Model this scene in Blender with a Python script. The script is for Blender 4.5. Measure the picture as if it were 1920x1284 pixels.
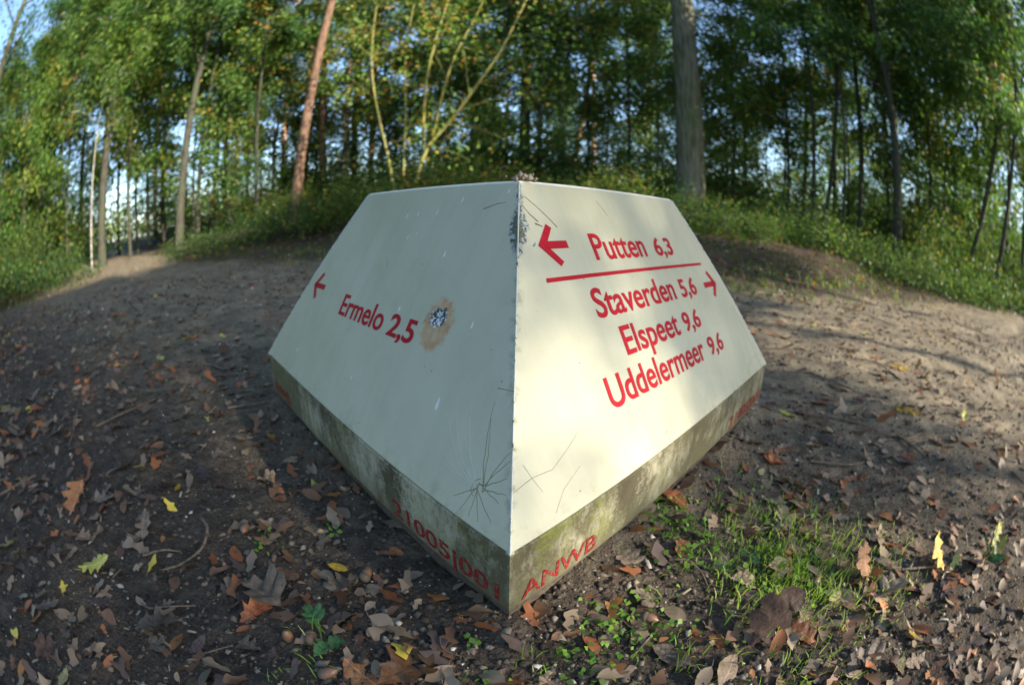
import bpy, math, random
import numpy as np
from mathutils import Vector, Matrix

for o in list(bpy.data.objects):
    bpy.data.objects.remove(o)
SC = bpy.context.scene
COL = SC.collection
R = math.radians
rng = np.random.default_rng(7)
random.seed(7)

# ------------------------------------------------------------------ camera (16 mm fisheye), sky, sun, exposure
CAM = Vector((0.0035, -0.7829, 0.3829))
YAW, PITCH, ROLL = -0.0165, 0.2860, -0.0166          # pitch is downwards
def cam_dir(x, u, fw):
    cr, sr = math.cos(ROLL), math.sin(ROLL); x, u = x*cr+u*sr, -x*sr+u*cr
    cp, sp = math.cos(PITCH), math.sin(PITCH); y, z = fw*cp+u*sp, -fw*sp+u*cp
    cy, sy = math.cos(YAW), math.sin(YAW)
    return Vector((x*cy+y*sy, -x*sy+y*cy, z))
cd = bpy.data.cameras.new('camera'); cam = bpy.data.objects.new('camera', cd); COL.objects.link(cam)
rx, ux, fx = cam_dir(1, 0, 0), cam_dir(0, 1, 0), cam_dir(0, 0, 1)
mw = Matrix(((rx.x, ux.x, -fx.x, CAM.x), (rx.y, ux.y, -fx.y, CAM.y), (rx.z, ux.z, -fx.z, CAM.z), (0, 0, 0, 1)))
cam.matrix_world = mw
cd.type = 'PANO'
cd.sensor_width = 36.0; cd.sensor_fit = 'HORIZONTAL'
cd.clip_start = 0.01; cd.clip_end = 500
try:
    cc = cd.cycles; cc.panorama_type = 'FISHEYE_EQUISOLID'
except Exception:
    cc = cd; cc.panorama_type = 'FISHEYE_EQUISOLID'
cc.fisheye_lens = 868.33/1920*36.0
cc.fisheye_fov = math.pi
cd.dof.use_dof = True
cd.dof.focus_distance = 0.40
cd.lens = 16.28
cd.dof.aperture_fstop = 5.6
SC.camera = cam

SUN_AZ, SUN_EL = 117.0, 25.0                          # azimuth clockwise from +Y
w = bpy.data.worlds.new('World'); SC.world = w; w.use_nodes = True
nt = w.node_tree; nt.nodes.clear()
sky = nt.nodes.new('ShaderNodeTexSky'); sky.sky_type = 'NISHITA'; sky.sun_disc = False
sky.sun_elevation = R(SUN_EL); sky.sun_rotation = R(SUN_AZ); sky.air_density = 1.0; sky.dust_density = 1.0; sky.ozone_density = 3.0
bg = nt.nodes.new('ShaderNodeBackground'); bg.inputs['Strength'].default_value = 0.10
wo = nt.nodes.new('ShaderNodeOutputWorld')
nt.links.new(sky.outputs[0], bg.inputs[0]); nt.links.new(bg.outputs[0], wo.inputs[0])
sd = bpy.data.lights.new('sun', 'SUN'); sd.energy = 3.3; sd.angle = R(0.53); sd.color = (1.0, 0.91, 0.76)
so = bpy.data.objects.new('sun', sd); COL.objects.link(so)
sdir = Vector((math.sin(R(SUN_AZ))*math.cos(R(SUN_EL)), math.cos(R(SUN_AZ))*math.cos(R(SUN_EL)), math.sin(R(SUN_EL))))
so.rotation_euler = sdir.to_track_quat('Z', 'Y').to_euler(); so.location = sdir*60
SC.view_settings.view_transform = 'Standard'; SC.view_settings.look = 'None'
SC.view_settings.exposure = 2.15; SC.view_settings.gamma = 1.0; SC.view_settings.use_curve_mapping = False
SC.render.engine = 'CYCLES'
SC.cycles.use_denoising = True
SC.cycles.max_bounces = 6; SC.cycles.diffuse_bounces = 4; SC.cycles.glossy_bounces = 2
SC.cycles.transmission_bounces = 4; SC.cycles.transparent_max_bounces = 4
SC.cycles.caustics_reflective = False; SC.cycles.caustics_refractive = False

# ------------------------------------------------------------------ helpers
def tag(o, label=None, cat=None, group=None, kind=None):
    if label: o['label'] = label
    if cat: o['category'] = cat
    if group: o['group'] = group
    if kind: o['kind'] = kind
    return o
def empty(name, loc=(0, 0, 0), rz=0.0):
    o = bpy.data.objects.new(name, None); COL.objects.link(o); o.location = loc; o.rotation_euler = (0, 0, rz)
    o.empty_display_size = 0.05
    return o
def link(name, me, mat=None, parent=None):
    o = bpy.data.objects.new(name, me); COL.objects.link(o)
    if mat is not None and len(me.materials) == 0: me.materials.append(mat)
    if parent is not None: o.parent = parent
    return o
def fast_mesh(name, V, F, cols=None, smooth=False):
    """V (n,3); F (m,k) all of one size; cols (n,3) vertex colours."""
    V = np.asarray(V, np.float32); F = np.asarray(F, np.int32)
    me = bpy.data.meshes.new(name); k = F.shape[1]
    me.vertices.add(len(V)); me.vertices.foreach_set('co', V.ravel())
    me.loops.add(F.size); me.loops.foreach_set('vertex_index', F.ravel())
    me.polygons.add(len(F)); me.polygons.foreach_set('loop_start', np.arange(0, F.size, k, dtype=np.int32))
    if smooth: me.polygons.foreach_set('use_smooth', np.ones(len(F), bool))
    if cols is not None:
        a = me.color_attributes.new('tint', 'FLOAT_COLOR', 'POINT')
        c = np.ones((len(V), 4), np.float32); c[:, :3] = cols; a.data.foreach_set('color', c.ravel())
    me.update(calc_edges=True); me.validate()
    return me
def poly_mesh(name, V, F, smooth=False):
    me = bpy.data.meshes.new(name); me.from_pydata([tuple(map(float, v)) for v in V], [], [tuple(f) for f in F]); me.update()
    if smooth:
        for p in me.polygons: p.use_smooth = True
    return me
def _h(ix, iy, s):
    n = (ix.astype(np.int64)*374761393 + iy.astype(np.int64)*668265263 + s*974634527) & 0x7fffffff
    n = ((n ^ (n >> 13))*1274126177) & 0x7fffffff
    n = n ^ (n >> 16)
    return (n & 0xffff)/65535.0
def vnoise(x, y, s=0):
    ix, iy = np.floor(x), np.floor(y); fx_, fy_ = x-ix, y-iy
    fx_ = fx_*fx_*(3-2*fx_); fy_ = fy_*fy_*(3-2*fy_)
    ix, iy = ix.astype(np.int64), iy.astype(np.int64)
    a, b, c, d = _h(ix, iy, s), _h(ix+1, iy, s), _h(ix, iy+1, s), _h(ix+1, iy+1, s)
    return (a*(1-fx_)+b*fx_)*(1-fy_)+(c*(1-fx_)+d*fx_)*fy_
def fbm(x, y, s=0, o=4):
    r, a = 0.0, 0.5
    for i in range(o):
        r = r+a*(vnoise(x, y, s+i*17)-0.5); x, y, a = x*2.03+3.1, y*2.03+1.7, a*0.5
    return r
def sstep(a, b, x):
    t = np.clip((x-a)/(b-a), 0, 1); return t*t*(3-2*t)

# ------------------------------------------------------------------ materials
class NM:
    def __init__(s, name):
        s.m = bpy.data.materials.new(name); s.m.use_nodes = True; s.t = s.m.node_tree; s.t.nodes.clear()
        s.out = s.n('ShaderNodeOutputMaterial')
    def n(s, typ, **kw):
        x = s.t.nodes.new(typ)
        for k, v in kw.items(): setattr(x, k, v)
        return x
    def l(s, a, b): s.t.links.new(a, b)
    def setin(s, node, key, v):
        if hasattr(v, 'links') or hasattr(v, 'is_linked'): s.l(v, node.inputs[key])
        else: node.inputs[key].default_value = v
    def coord(s, which='Object'): return s.n('ShaderNodeTexCoord').outputs[which]
    def mapping(s, v, scale=(1, 1, 1), loc=(0, 0, 0), rot=(0, 0, 0)):
        m = s.n('ShaderNodeMapping'); s.l(v, m.inputs[0]); m.inputs[1].default_value = loc; m.inputs[2].default_value = rot; m.inputs[3].default_value = scale
        return m.outputs[0]
    def noise(s, v, scale, detail=4, rough=0.55, dist=0.0):
        x = s.n('ShaderNodeTexNoise'); s.l(v, x.inputs['Vector']); x.inputs['Scale'].default_value = scale
        x.inputs['Detail'].default_value = detail; x.inputs['Roughness'].default_value = rough; x.inputs['Distortion'].default_value = dist
        return x.outputs['Fac']
    def voro(s, v, scale, out='Distance', feature='F1', rand=1.0):
        x = s.n('ShaderNodeTexVoronoi', feature=feature); s.l(v, x.inputs['Vector']); x.inputs['Scale'].default_value = scale
        x.inputs['Randomness'].default_value = rand
        return x.outputs[out]
    def ramp(s, f, stops):
        x = s.n('ShaderNodeValToRGB'); s.l(f, x.inputs[0]); e = x.color_ramp.elements
        while len(e) < len(stops): e.new(0.5)
        for el, (p, c) in zip(e, stops):
            el.position = p; el.color = (c, c, c, 1) if not hasattr(c, '__len__') else (*c[:3], 1)
        return x.outputs[0]
    def math(s, op, a, b=None, clamp=False):
        x = s.n('ShaderNodeMath', operation=op, use_clamp=clamp); s.setin(x, 0, a)
        if b is not None: s.setin(x, 1, b)
        return x.outputs[0]
    def mix(s, f, a, b, blend='MIX'):
        x = s.n('ShaderNodeMix', data_type='RGBA', blend_type=blend); s.setin(x, 0, f)
        s.setin(x, 6, (*a, 1) if isinstance(a, tuple) and len(a) == 3 else a); s.setin(x, 7, (*b, 1) if isinstance(b, tuple) and len(b) == 3 else b)
        return x.outputs[2]
    def bump(s, h, strength=0.5, dist=0.01):
        x = s.n('ShaderNodeBump'); s.l(h, x.inputs['Height']); x.inputs['Strength'].default_value = strength; x.inputs['Distance'].default_value = dist
        return x.outputs[0]
    def bsdf(s, col, rough=0.7, spec=0.3, normal=None, **kw):
        x = s.n('ShaderNodeBsdfPrincipled'); s.setin(x, 'Base Color', (*col, 1) if isinstance(col, tuple) and len(col) == 3 else col)
        s.setin(x, 'Roughness', rough); s.setin(x, 'Specular IOR Level', spec)
        if normal is not None: s.l(normal, x.inputs['Normal'])
        return x.outputs[0]
    def done(s, sh): s.l(sh, s.out.inputs[0]); return s.m

def mat_bark(name, a, b, scale=9.0, stretch=0.22, bumpd=0.02, moss=None, patch=None):
    k = NM(name); c = k.coord(); v = k.mapping(c, (1, 1, stretch))
    n1 = k.noise(v, scale, 6, 0.65, 0.4); n2 = k.voro(v, scale*2.2)
    f = k.ramp(k.math('MULTIPLY', n1, k.math('ADD', n2, 0.55)), [(0.25, 0.0), (0.55, 1.0)])
    col = k.mix(f, a, b)
    if patch: # (colour, threshold) marks such as a birch's black scars
        pv = k.mapping(c, (1, 1, 5.0)); pf = k.ramp(k.noise(pv, 2.6, 3, 0.6), [(patch[1], 0.0), (patch[1]+0.04, 1.0)]); col = k.mix(pf, col, patch[0])
    if moss:
        mf = k.ramp(k.noise(c, 3.0, 5, 0.6), [(0.45, 0.0), (0.62, 0.75)]); col = k.mix(mf, col, moss)
    return k.done(k.bsdf(col, 0.85, 0.15, k.bump(k.math('ADD', n1, n2), 0.7, bumpd)))
def mat_foliage(name, trans=0.4, rough=0.5, spec=0.35):
    k = NM(name); a = k.n('ShaderNodeAttribute', attribute_name='tint'); col = a.outputs['Color']
    p = k.bsdf(col, rough, spec); t = k.n('ShaderNodeBsdfTranslucent'); k.l(k.mix(0.55, col, (1.0, 0.95, 0.35), 'MULTIPLY'), t.inputs[0])
    # the light that a thin leaf lets through is yellower than what it throws back
    g = k.n('ShaderNodeGamma'); k.l(col, g.inputs[0]); g.inputs[1].default_value = 0.86
    k.l(k.mix(0.6, g.outputs[0], (0.9, 1.0, 0.25), 'MULTIPLY'), t.inputs[0])
    m = k.n('ShaderNodeMixShader'); m.inputs[0].default_value = trans; k.l(p, m.inputs[1]); k.l(t.outputs[0], m.inputs[2])
    return k.done(m.outputs[0])
def mat_leaf(name, a, b, spot=(0.05, 0.03, 0.02), spots=0.62, trans=0.25):
    k = NM(name); c = k.coord(); oi = k.n('ShaderNodeObjectInfo').outputs['Random']
    off = k.n('ShaderNodeVectorMath', operation='ADD'); k.l(c, off.inputs[0])
    cx = k.n('ShaderNodeCombineXYZ'); k.l(k.math('MULTIPLY', oi, 31.0), cx.inputs[0]); k.l(cx.outputs[0], off.inputs[1]); v = off.outputs[0]
    n = k.noise(v, 5, 6, 0.65); col = k.mix(k.ramp(n, [(0.38, 0.0), (0.62, 1.0)]), a, b)
    vn = k.n('ShaderNodeTexWave', bands_direction='Y'); sv = k.n('ShaderNodeSeparateXYZ'); k.l(c, sv.inputs[0]); cv = k.n('ShaderNodeCombineXYZ'); k.l(k.math('SUBTRACT', sv.outputs[1], k.math('MULTIPLY', k.math('ABSOLUTE', sv.outputs[0]), 0.8)), cv.inputs[1]); k.l(cv.outputs[0], vn.inputs[0]); vn.inputs['Scale'].default_value = 2.2
    col = k.mix(k.ramp(vn.outputs['Fac'], [(0.0, 0.18), (0.14, 0.0)]), col, tuple(min(1, q*1.5) for q in b)); col = k.mix(k.ramp(k.math('ABSOLUTE', sv.outputs[0]), [(0.006, 0.6), (0.016, 0.0)]), col, tuple(min(1, q*1.6) for q in b))
    col = k.mix(k.ramp(k.noise(v, 15, 4, 0.6), [(spots, 0.0), (spots+0.07, 1.0)]), col, spot)
    hs = k.n('ShaderNodeHueSaturation'); k.l(col, hs.inputs['Color']); k.l(k.math('ADD', k.math('MULTIPLY', oi, 0.75), 0.5), hs.inputs['Value']); col = hs.outputs[0]
    wv = k.n('ShaderNodeTexWave', bands_direction='DIAGONAL'); k.l(k.mapping(c, (1, 1, 0)), wv.inputs[0]); wv.inputs['Scale'].default_value = 5; wv.inputs['Distortion'].default_value = 2
    p = k.bsdf(col, 0.55, 0.35, k.bump(k.math('ADD', n, k.math('MULTIPLY', vn.outputs['Fac'], 0.06)), 0.6, 0.004))
    t = k.n('ShaderNodeBsdfTranslucent'); k.l(col, t.inputs[0]); m = k.n('ShaderNodeMixShader'); m.inputs[0].default_value = trans
    k.l(p, m.inputs[1]); k.l(t.outputs[0], m.inputs[2])
    return k.done(m.outputs[0])
def mat_plain(name, col, rough=0.7, spec=0.3, var=0.25, scale=40, bumpd=0.0):
    k = NM(name); c = k.coord(); n = k.noise(c, scale, 5, 0.6)
    d = tuple(x*(1-var) for x in col); e = tuple(min(1, x*(1+var)) for x in col)
    return k.done(k.bsdf(k.mix(n, d, e), rough, spec, k.bump(n, 0.5, bumpd) if bumpd else None))

FOL = mat_foliage('foliage', 0.5)
NEED = mat_foliage('needles', 0.2)
B_OAK = mat_bark('oak_bark', (0.022, 0.020, 0.014), (0.15, 0.142, 0.098), 10, 0.16, 0.06, moss=(0.085, 0.11, 0.045))
B_DARK = mat_bark('dark_bark', (0.018, 0.016, 0.013), (0.06, 0.055, 0.042), 14, 0.25, 0.012, moss=(0.05, 0.065, 0.03))
B_PINE = mat_bark('pine_bark', (0.04, 0.026, 0.019), (0.165, 0.10, 0.066), 9, 0.3, 0.015)
B_PINEF = mat_bark('pale_pine_bark', (0.24, 0.125, 0.07), (0.52, 0.31, 0.19), 9, 0.3, 0.01)
B_BIRCH = mat_bark('birch_bark', (0.26, 0.24, 0.19), (0.46, 0.43, 0.36), 8, 0.5, 0.006, patch=((0.05, 0.045, 0.04), 0.60))
B_HAZEL = mat_bark('hazel_bark', (0.12, 0.11, 0.04), (0.26, 0.225, 0.08), 12, 0.3, 0.005, moss=(0.17, 0.19, 0.04))

# ------------------------------------------------------------------ terrain
BANK = np.array([(-30, 22), (-11.2, 9.4), (-6.6, 5.6), (-4.2, 3.75), (-1.9, 2.95), (0, 2.35), (1.3, 1.78), (3.1, 1.9), (4.6, 2.35), (8.6, 3.75), (30, 12.5)], float)
PATH = np.array([(-30, 21.5), (-11.2, 8.2), (-7.4, 5.0), (-4.6, 2.75), (-1.8, 1.9), (0.3, 1.3), (2.2, 0.75), (4.6, 1.0), (8.4, 2.6), (30, 11)], float)
VERGE = np.array([(-30, 19.5), (-11.6, 7.3), (-8.0, 4.2), (-5.6, 2.1), (-4.9, 0.9), (-5.2, -1.5), (-7, -9)], float)
def sdist(px, py, line):
    """signed distance to a polyline that runs left to right: positive on its left (far) side"""
    best = np.full(px.shape, 1e9); sg = np.ones(px.shape)
    for (ax, ay), (bx, by) in zip(line[:-1], line[1:]):
        dx, dy = bx-ax, by-ay; L2 = dx*dx+dy*dy
        t = np.clip(((px-ax)*dx+(py-ay)*dy)/L2, 0, 1); qx, qy = px-ax-t*dx, py-ay-t*dy
        d = np.hypot(qx, qy); c = dx*(py-ay)-dy*(px-ax); m = d < best
        best = np.where(m, d, best); sg = np.where(m, np.sign(c), sg)
    return best*sg
def zones(x, y):
    x, y = np.asarray(x, float), np.asarray(y, float)
    b = sdist(x, y, BANK); v = -sdist(x, y, VERGE)      # v > 0: in the verge left of the path
    pd = np.abs(sdist(x, y, PATH)); wob = fbm(x*1.3, y*1.3, 5, 3)
    hw = 1.05+0.25*wob - 0.25*sstep(-5, -11, x) - 0.15*sstep(5, 9, x)
    path = 1-sstep(hw-0.15, hw+0.28, pd)
    return b, v, path
def height(x, y, fine=True):
    x, y = np.asarray(x, float), np.asarray(y, float)
    b, v, path = zones(x, y)
    h = 0.10*fbm(x*0.35, y*0.35, 1, 3)*sstep(0.8, 3.0, np.hypot(x, y))
    bb = b+0.5*fbm(x*0.9, y*0.9, 9, 3)
    h = h+0.24*sstep(0.0, 1.5, bb)+0.012*np.clip(b, 0, 30)+0.10*fbm(x*1.4, y*1.4, 13, 3)*sstep(0.1, 0.7, bb)
    h = h+0.12*sstep(-0.1, 0.9, v)+0.05*fbm(x*1.2, y*1.2, 14, 3)*sstep(0, .5, v)
    h = h-0.025*path
    pr = sdist(x, y, PATH)+0.12*fbm(x*0.8, y*0.8, 81, 2); h = h-path*0.022*(np.exp(-((pr-0.28)/0.10)**2)+np.exp(-((pr+0.42)/0.11)**2))*(0.5+vnoise(x*2.1, y*2.1, 83))
    if fine:
        r = np.hypot(x, y+0.3)
        h = h+0.020*fbm(x*5, y*5, 21, 3)+0.03*path*fbm(x*2.6, y*4.2, 23, 3)+0.012*fbm(x*19, y*19, 31, 3)*sstep(7, 1.0, r)+0.011*np.abs(fbm(x*62, y*62, 41, 3))*sstep(3.5, 0.8, r)
    q = np.maximum(np.abs(x+y), np.abs(x-y))/math.sqrt(2)   # distance measured along the post's sides
    h = h*sstep(0.30, 0.55, q)+0.008*(1-sstep(0.34, 0.50, q))+(0.014+0.05*fbm(x*9, y*9, 61, 3))*np.exp(-((q-0.345)/0.035)**2)
    return h
def hz(x, y): return float(height(np.array([x]), np.array([y]))[0])

def build_ground():
    na, nr = 760, 470
    rr = np.concatenate([[0.0], np.geomspace(0.26, 90, nr)]); th = np.linspace(0, 2*np.pi, na, endpoint=False)
    rg, tg = np.meshgrid(rr[1:], th, indexing='ij'); X, Y = rg*np.sin(tg), rg*np.cos(tg)
    V = np.stack([X, Y, height(X, Y)], -1).reshape(-1, 3)
    i = np.arange(nr-1)[:, None]; j = np.arange(na)[None, :]; jn = (j+1) % na
    F = np.stack([i*na+j, i*na+jn, (i+1)*na+jn, (i+1)*na+j], -1).reshape(-1, 4)[:, ::-1]
    b, v, path = zones(X.ravel(), Y.ravel())
    # how sandy the soil is: bare trodden sand on the path, dark humus by the post and on the banks
    x, y = X.ravel(), Y.ravel()
    sand = np.clip(path*1.0+0.55*sstep(1.1, 0.2, np.abs(sdist(x, y, PATH))-1.0)*(1-sstep(-0.1, 0.3, b))*(1-sstep(-.1, .3, v)), 0, 1)
    green = np.clip(sstep(-0.15, 0.5, b+0.6*fbm(x*2, y*2, 3, 3))+sstep(-0.2, 0.4, v+0.5*fbm(x*2, y*2, 4, 3)), 0, 1)
    near = np.clip(sstep(1.5, 0.5, np.hypot(x-0.1, y+0.45))*(1-0.8*path), 0, 1)
    cols = np.stack([sand*(1-green), green, near], -1)
    cen = V[F].mean(1); _, _, pc = zones(cen[:, 0], cen[:, 1]); isp = pc > 0.5
    k = NM('soil'); c = k.coord('Object'); at = k.n('ShaderNodeAttribute', attribute_name='tint'); sp = k.n('ShaderNodeSeparateColor'); k.l(at.outputs['Color'], sp.inputs[0])
    n1 = k.noise(c, 3.0, 6, 0.6); n2 = k.noise(c, 38, 6, 0.7); n3 = k.noise(c, 260, 4, 0.7); vo = k.voro(c, 150)
    humus = k.mix(k.ramp(n2, [(0.3, 0.0), (0.72, 1.0)]), (0.034, 0.025, 0.018), (0.125, 0.096, 0.068))
    sandc = k.mix(k.ramp(n2, [(0.25, 0.0), (0.75, 1.0)]), (0.20, 0.158, 0.098), (0.40, 0.325, 0.212))
    sandc = k.mix(k.ramp(n1, [(0.35, 0.55), (0.65, 0.0)]), sandc, (0.12, 0.098, 0.075))
    sandc = k.mix(k.ramp(k.noise(c, 11, 5, 0.7), [(0.42, 0.0), (0.62, 0.7)]), sandc, (0.10, 0.08, 0.058))
    grn = k.mix(k.ramp(n1, [(0.48, 0.0), (0.68, 1.0)]), (0.060, 0.042, 0.027), (0.042, 0.052, 0.018))
    fs = k.math('ADD', sp.outputs[0], k.math('MULTIPLY', k.math('SUBTRACT', n2, 0.5), 0.7), clamp=True)
    col = k.mix(k.ramp(fs, [(0.15, 0.0), (0.85, 1.0)]), humus, sandc); col = k.mix(sp.outputs[1], col, grn)
    col = k.mix(k.ramp(n3, [(0.45, 0.0), (0.72, 0.55)]), col, (0.02, 0.016, 0.012))
    cv = k.voro(c, 210, 'Color'); cs = k.n('ShaderNodeSeparateColor'); k.l(cv, cs.inputs[0])
    pale = k.math('MULTIPLY', k.ramp(cs.outputs[0], [(0.90, 0.0), (0.92, 1.0)]), k.ramp(vo, [(0.16, 1.0), (0.30, 0.0)]))
    col = k.mix(k.math('MULTIPLY', pale, 0.8), col, (0.34, 0.29, 0.22))
    hgt = k.math('ADD', k.math('MULTIPLY', n2, 1.0), k.math('ADD', k.math('MULTIPLY', n3, 0.5), k.math('MULTIPLY', vo, -0.3)))
    M = k.done(k.bsdf(col, 0.92, 0.15, k.bump(hgt, 0.9, 0.010)))
    def part(name, sel):
        f = F[sel]; u, inv = np.unique(f, return_inverse=True)
        me = fast_mesh(name, V[u], inv.reshape(-1, 4), cols[u], smooth=True); o = link(name, me, M); o['kind'] = 'structure'; return o
    part('path', isp); part('ground', ~isp)
build_ground()

# ------------------------------------------------------------------ the mushroom-shaped signpost
Z0 = 0.04; UA = 0.5
BT, HC, DB = 0.5273*UA, 0.5946*UA, 0.1563*UA          # half diagonals and heights of the cap and its rim
def panel_mat(name, kind):
    """enamel panel; object coordinates are metres along (x) and up (y) the panel"""
    k = NM(name); c = k.coord('Object')
    big = k.noise(c, 4.0, 4, 0.6); col = k.mix(k.ramp(big, [(0.35, 0.0), (0.7, 1.0)]), (0.385, 0.366, 0.25), (0.44, 0.417, 0.295))
    # rain streaks of thin algae, stronger low on the panel
    st = k.noise(k.mapping(c, (40, 5, 1)), 1.0, 5, 0.65); sx = k.n('ShaderNodeSeparateXYZ'); k.l(c, sx.inputs[0]); X, Y = sx.outputs[0], sx.outputs[1]
    col = k.mix(k.math('MULTIPLY', k.ramp(st, [(0.45, 0.0), (0.8, 0.45)]), 1.0), col, (0.29, 0.285, 0.18))
    gm = k.noise(c, 14, 5, 0.7, 0.6); col = k.mix(k.ramp(gm, [(0.48, 0.0), (0.75, 0.30)]), col, (0.27, 0.25, 0.15))
    fine = k.noise(c, 900, 2, 0.5); col = k.mix(k.ramp(fine, [(0.3, 0.10), (0.7, 0.0)]), col, (0.4, 0.4, 0.32))
    # dirt specks: one random disc in a few of the cells
    def specks(scale, keep, rad, colr, col, seed):
        vv = k.mapping(c, (1, 1.0, 0), (seed, seed*0.7, 0)); d = k.voro(vv, scale); cc_ = k.n('ShaderNodeSeparateColor'); k.l(k.voro(vv, scale, 'Color'), cc_.inputs[0])
        f = k.math('MULTIPLY', k.math('LESS_THAN', k.math('ADD', d, k.math('MULTIPLY', k.noise(c, 500, 2), 0.08)), k.math('ADD', k.math('MULTIPLY', cc_.outputs[1], rad), 0.05)), k.math('GREATER_THAN', cc_.outputs[0], keep))
        return k.mix(k.math('MULTIPLY', f, 0.9), col, colr)
    col = specks(70, 0.80, 0.07, (0.05, 0.045, 0.03), col, 3.3)
    col = specks(34, 0.90, 0.05, (0.10, 0.08, 0.045), col, 7.1)
    if kind == 'left': col = specks(26, 0.86, 0.05, (0.80, 0.80, 0.76), col, 1.9)
    h = k.math('ADD', k.math('MULTIPLY', fine, 0.06), k.math('MULTIPLY', k.noise(c, 9, 2, 0.5), 1.6))
    def blob(cx, cy, rx_, ry_, rot=0.0):
        m = k.mapping(c, (1, 1, 1), (-cx, -cy, 0)); m2 = k.mapping(m, (1/rx_, 1/ry_, 0), (0, 0, 0), (0, 0, rot)); ln = k.n('ShaderNodeVectorMath', operation='LENGTH'); k.l(m2, ln.inputs[0]); return ln.outputs['Value']
    ne = k.noise(c, 90, 4, 0.65); n6 = k.noise(c, 330, 3, 0.6)
    if kind == 'left':
        # rust bleeding round a hole shot through the enamel
        e = k.math('ADD', blob(0.505, 0.162, 0.027, 0.035), k.math('MULTIPLY', k.math('SUBTRACT', ne, 0.5), 0.7))
        col = k.mix(k.ramp(e, [(0.35, 0.65), (0.75, 0.8), (1.45, 0.0)]), col, k.mix(k.ramp(ne, [(0.35, 0.0), (0.65, 1.0)]), (0.36, 0.13, 0.02), (0.46, 0.29, 0.12)))
        e2 = k.math('ADD', blob(0.503, 0.171, 0.018, 0.014, 0.6), k.math('MULTIPLY', k.math('SUBTRACT', ne, 0.5), 1.3))
        core = k.ramp(e2, [(0.75, 1.0), (0.95, 0.0)]); fl = k.ramp(k.noise(c, 130, 3, 0.8), [(0.48, 0.0), (0.56, 1.0)])
        col = k.mix(core, col, k.mix(fl, (0.012, 0.012, 0.01), (0.62, 0.66, 0.66)))
        h = k.math('ADD', h, k.math('MULTIPLY', core, k.math('MULTIPLY', fl, 1.0)))
    if kind in ('left', 'right'):
        # enamel flaked off the ridge near its top, moss in the bare patch (hip line: distance from the ridge)
        slope = 0.1670/0.3410
        hd = k.math('SUBTRACT', X, k.math('MULTIPLY', Y, slope)) if kind == 'right' else k.math('SUBTRACT', k.math('SUBTRACT', 0.7071, X), k.math('MULTIPLY', Y, slope))
        wid = k.ramp(Y, [(0.245, 0.0), (0.268, 0.014), (0.285, 0.015), (0.31, 0.006), (0.341, 0.003)])
        gap = k.math('SUBTRACT', k.math('ADD', wid, k.math('MULTIPLY', k.math('SUBTRACT', ne, 0.52), 0.030)), hd)
        inside = k.math('MULTIPLY', k.ramp(k.math('MULTIPLY', gap, 100.0), [(0.0, 0.0), (0.12, 1.0)]), k.math('GREATER_THAN', Y, 0.243))
        rim = k.math('MULTIPLY', k.ramp(k.math('MULTIPLY', gap, 100.0), [(0.0, 0.0), (0.10, 1.0), (0.7, 1.0), (0.8, 0.0)]), k.ramp(k.noise(c, 200, 3, 0.6), [(0.46, 0.0), (0.52, 1.0)]))
        rim = k.math('MULTIPLY', rim, k.math('GREATER_THAN', Y, 0.243))
        col = k.mix(inside, col, k.mix(k.ramp(n6, [(0.35, 0.0), (0.65, 1.0)]), (0.018, 0.022, 0.010), (0.15, 0.15, 0.085))); col = k.mix(k.math('MULTIPLY', rim, 0.8), col, (0.40, 0.42, 0.39))
        h = k.math('SUBTRACT', h, k.math('MULTIPLY', inside, 1.0))
        # algae creeping along the ridge and up from the rim
        al = k.math('MULTIPLY', k.ramp(hd, [(0.0, 0.9), (0.010, 0.0)]), k.ramp(k.noise(c, 60, 4, 0.7), [(0.5, 0.0), (0.68, 1.0)]))
        col = k.mix(al, col, (0.07, 0.085, 0.025))
    lo = k.math('MULTIPLY', k.ramp(Y, [(0.0, 0.8), (0.028, 0.0)]), k.ramp(k.noise(c, 45, 5, 0.7), [(0.5, 0.0), (0.75, 0.8)])); col = k.mix(lo, col, (0.13, 0.12, 0.05))
    return k.done(k.bsdf(col, k.ramp(big, [(0.3, 0.34), (0.7, 0.46)]), 0.45, k.bump(h, 0.6, 0.0012)))
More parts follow.
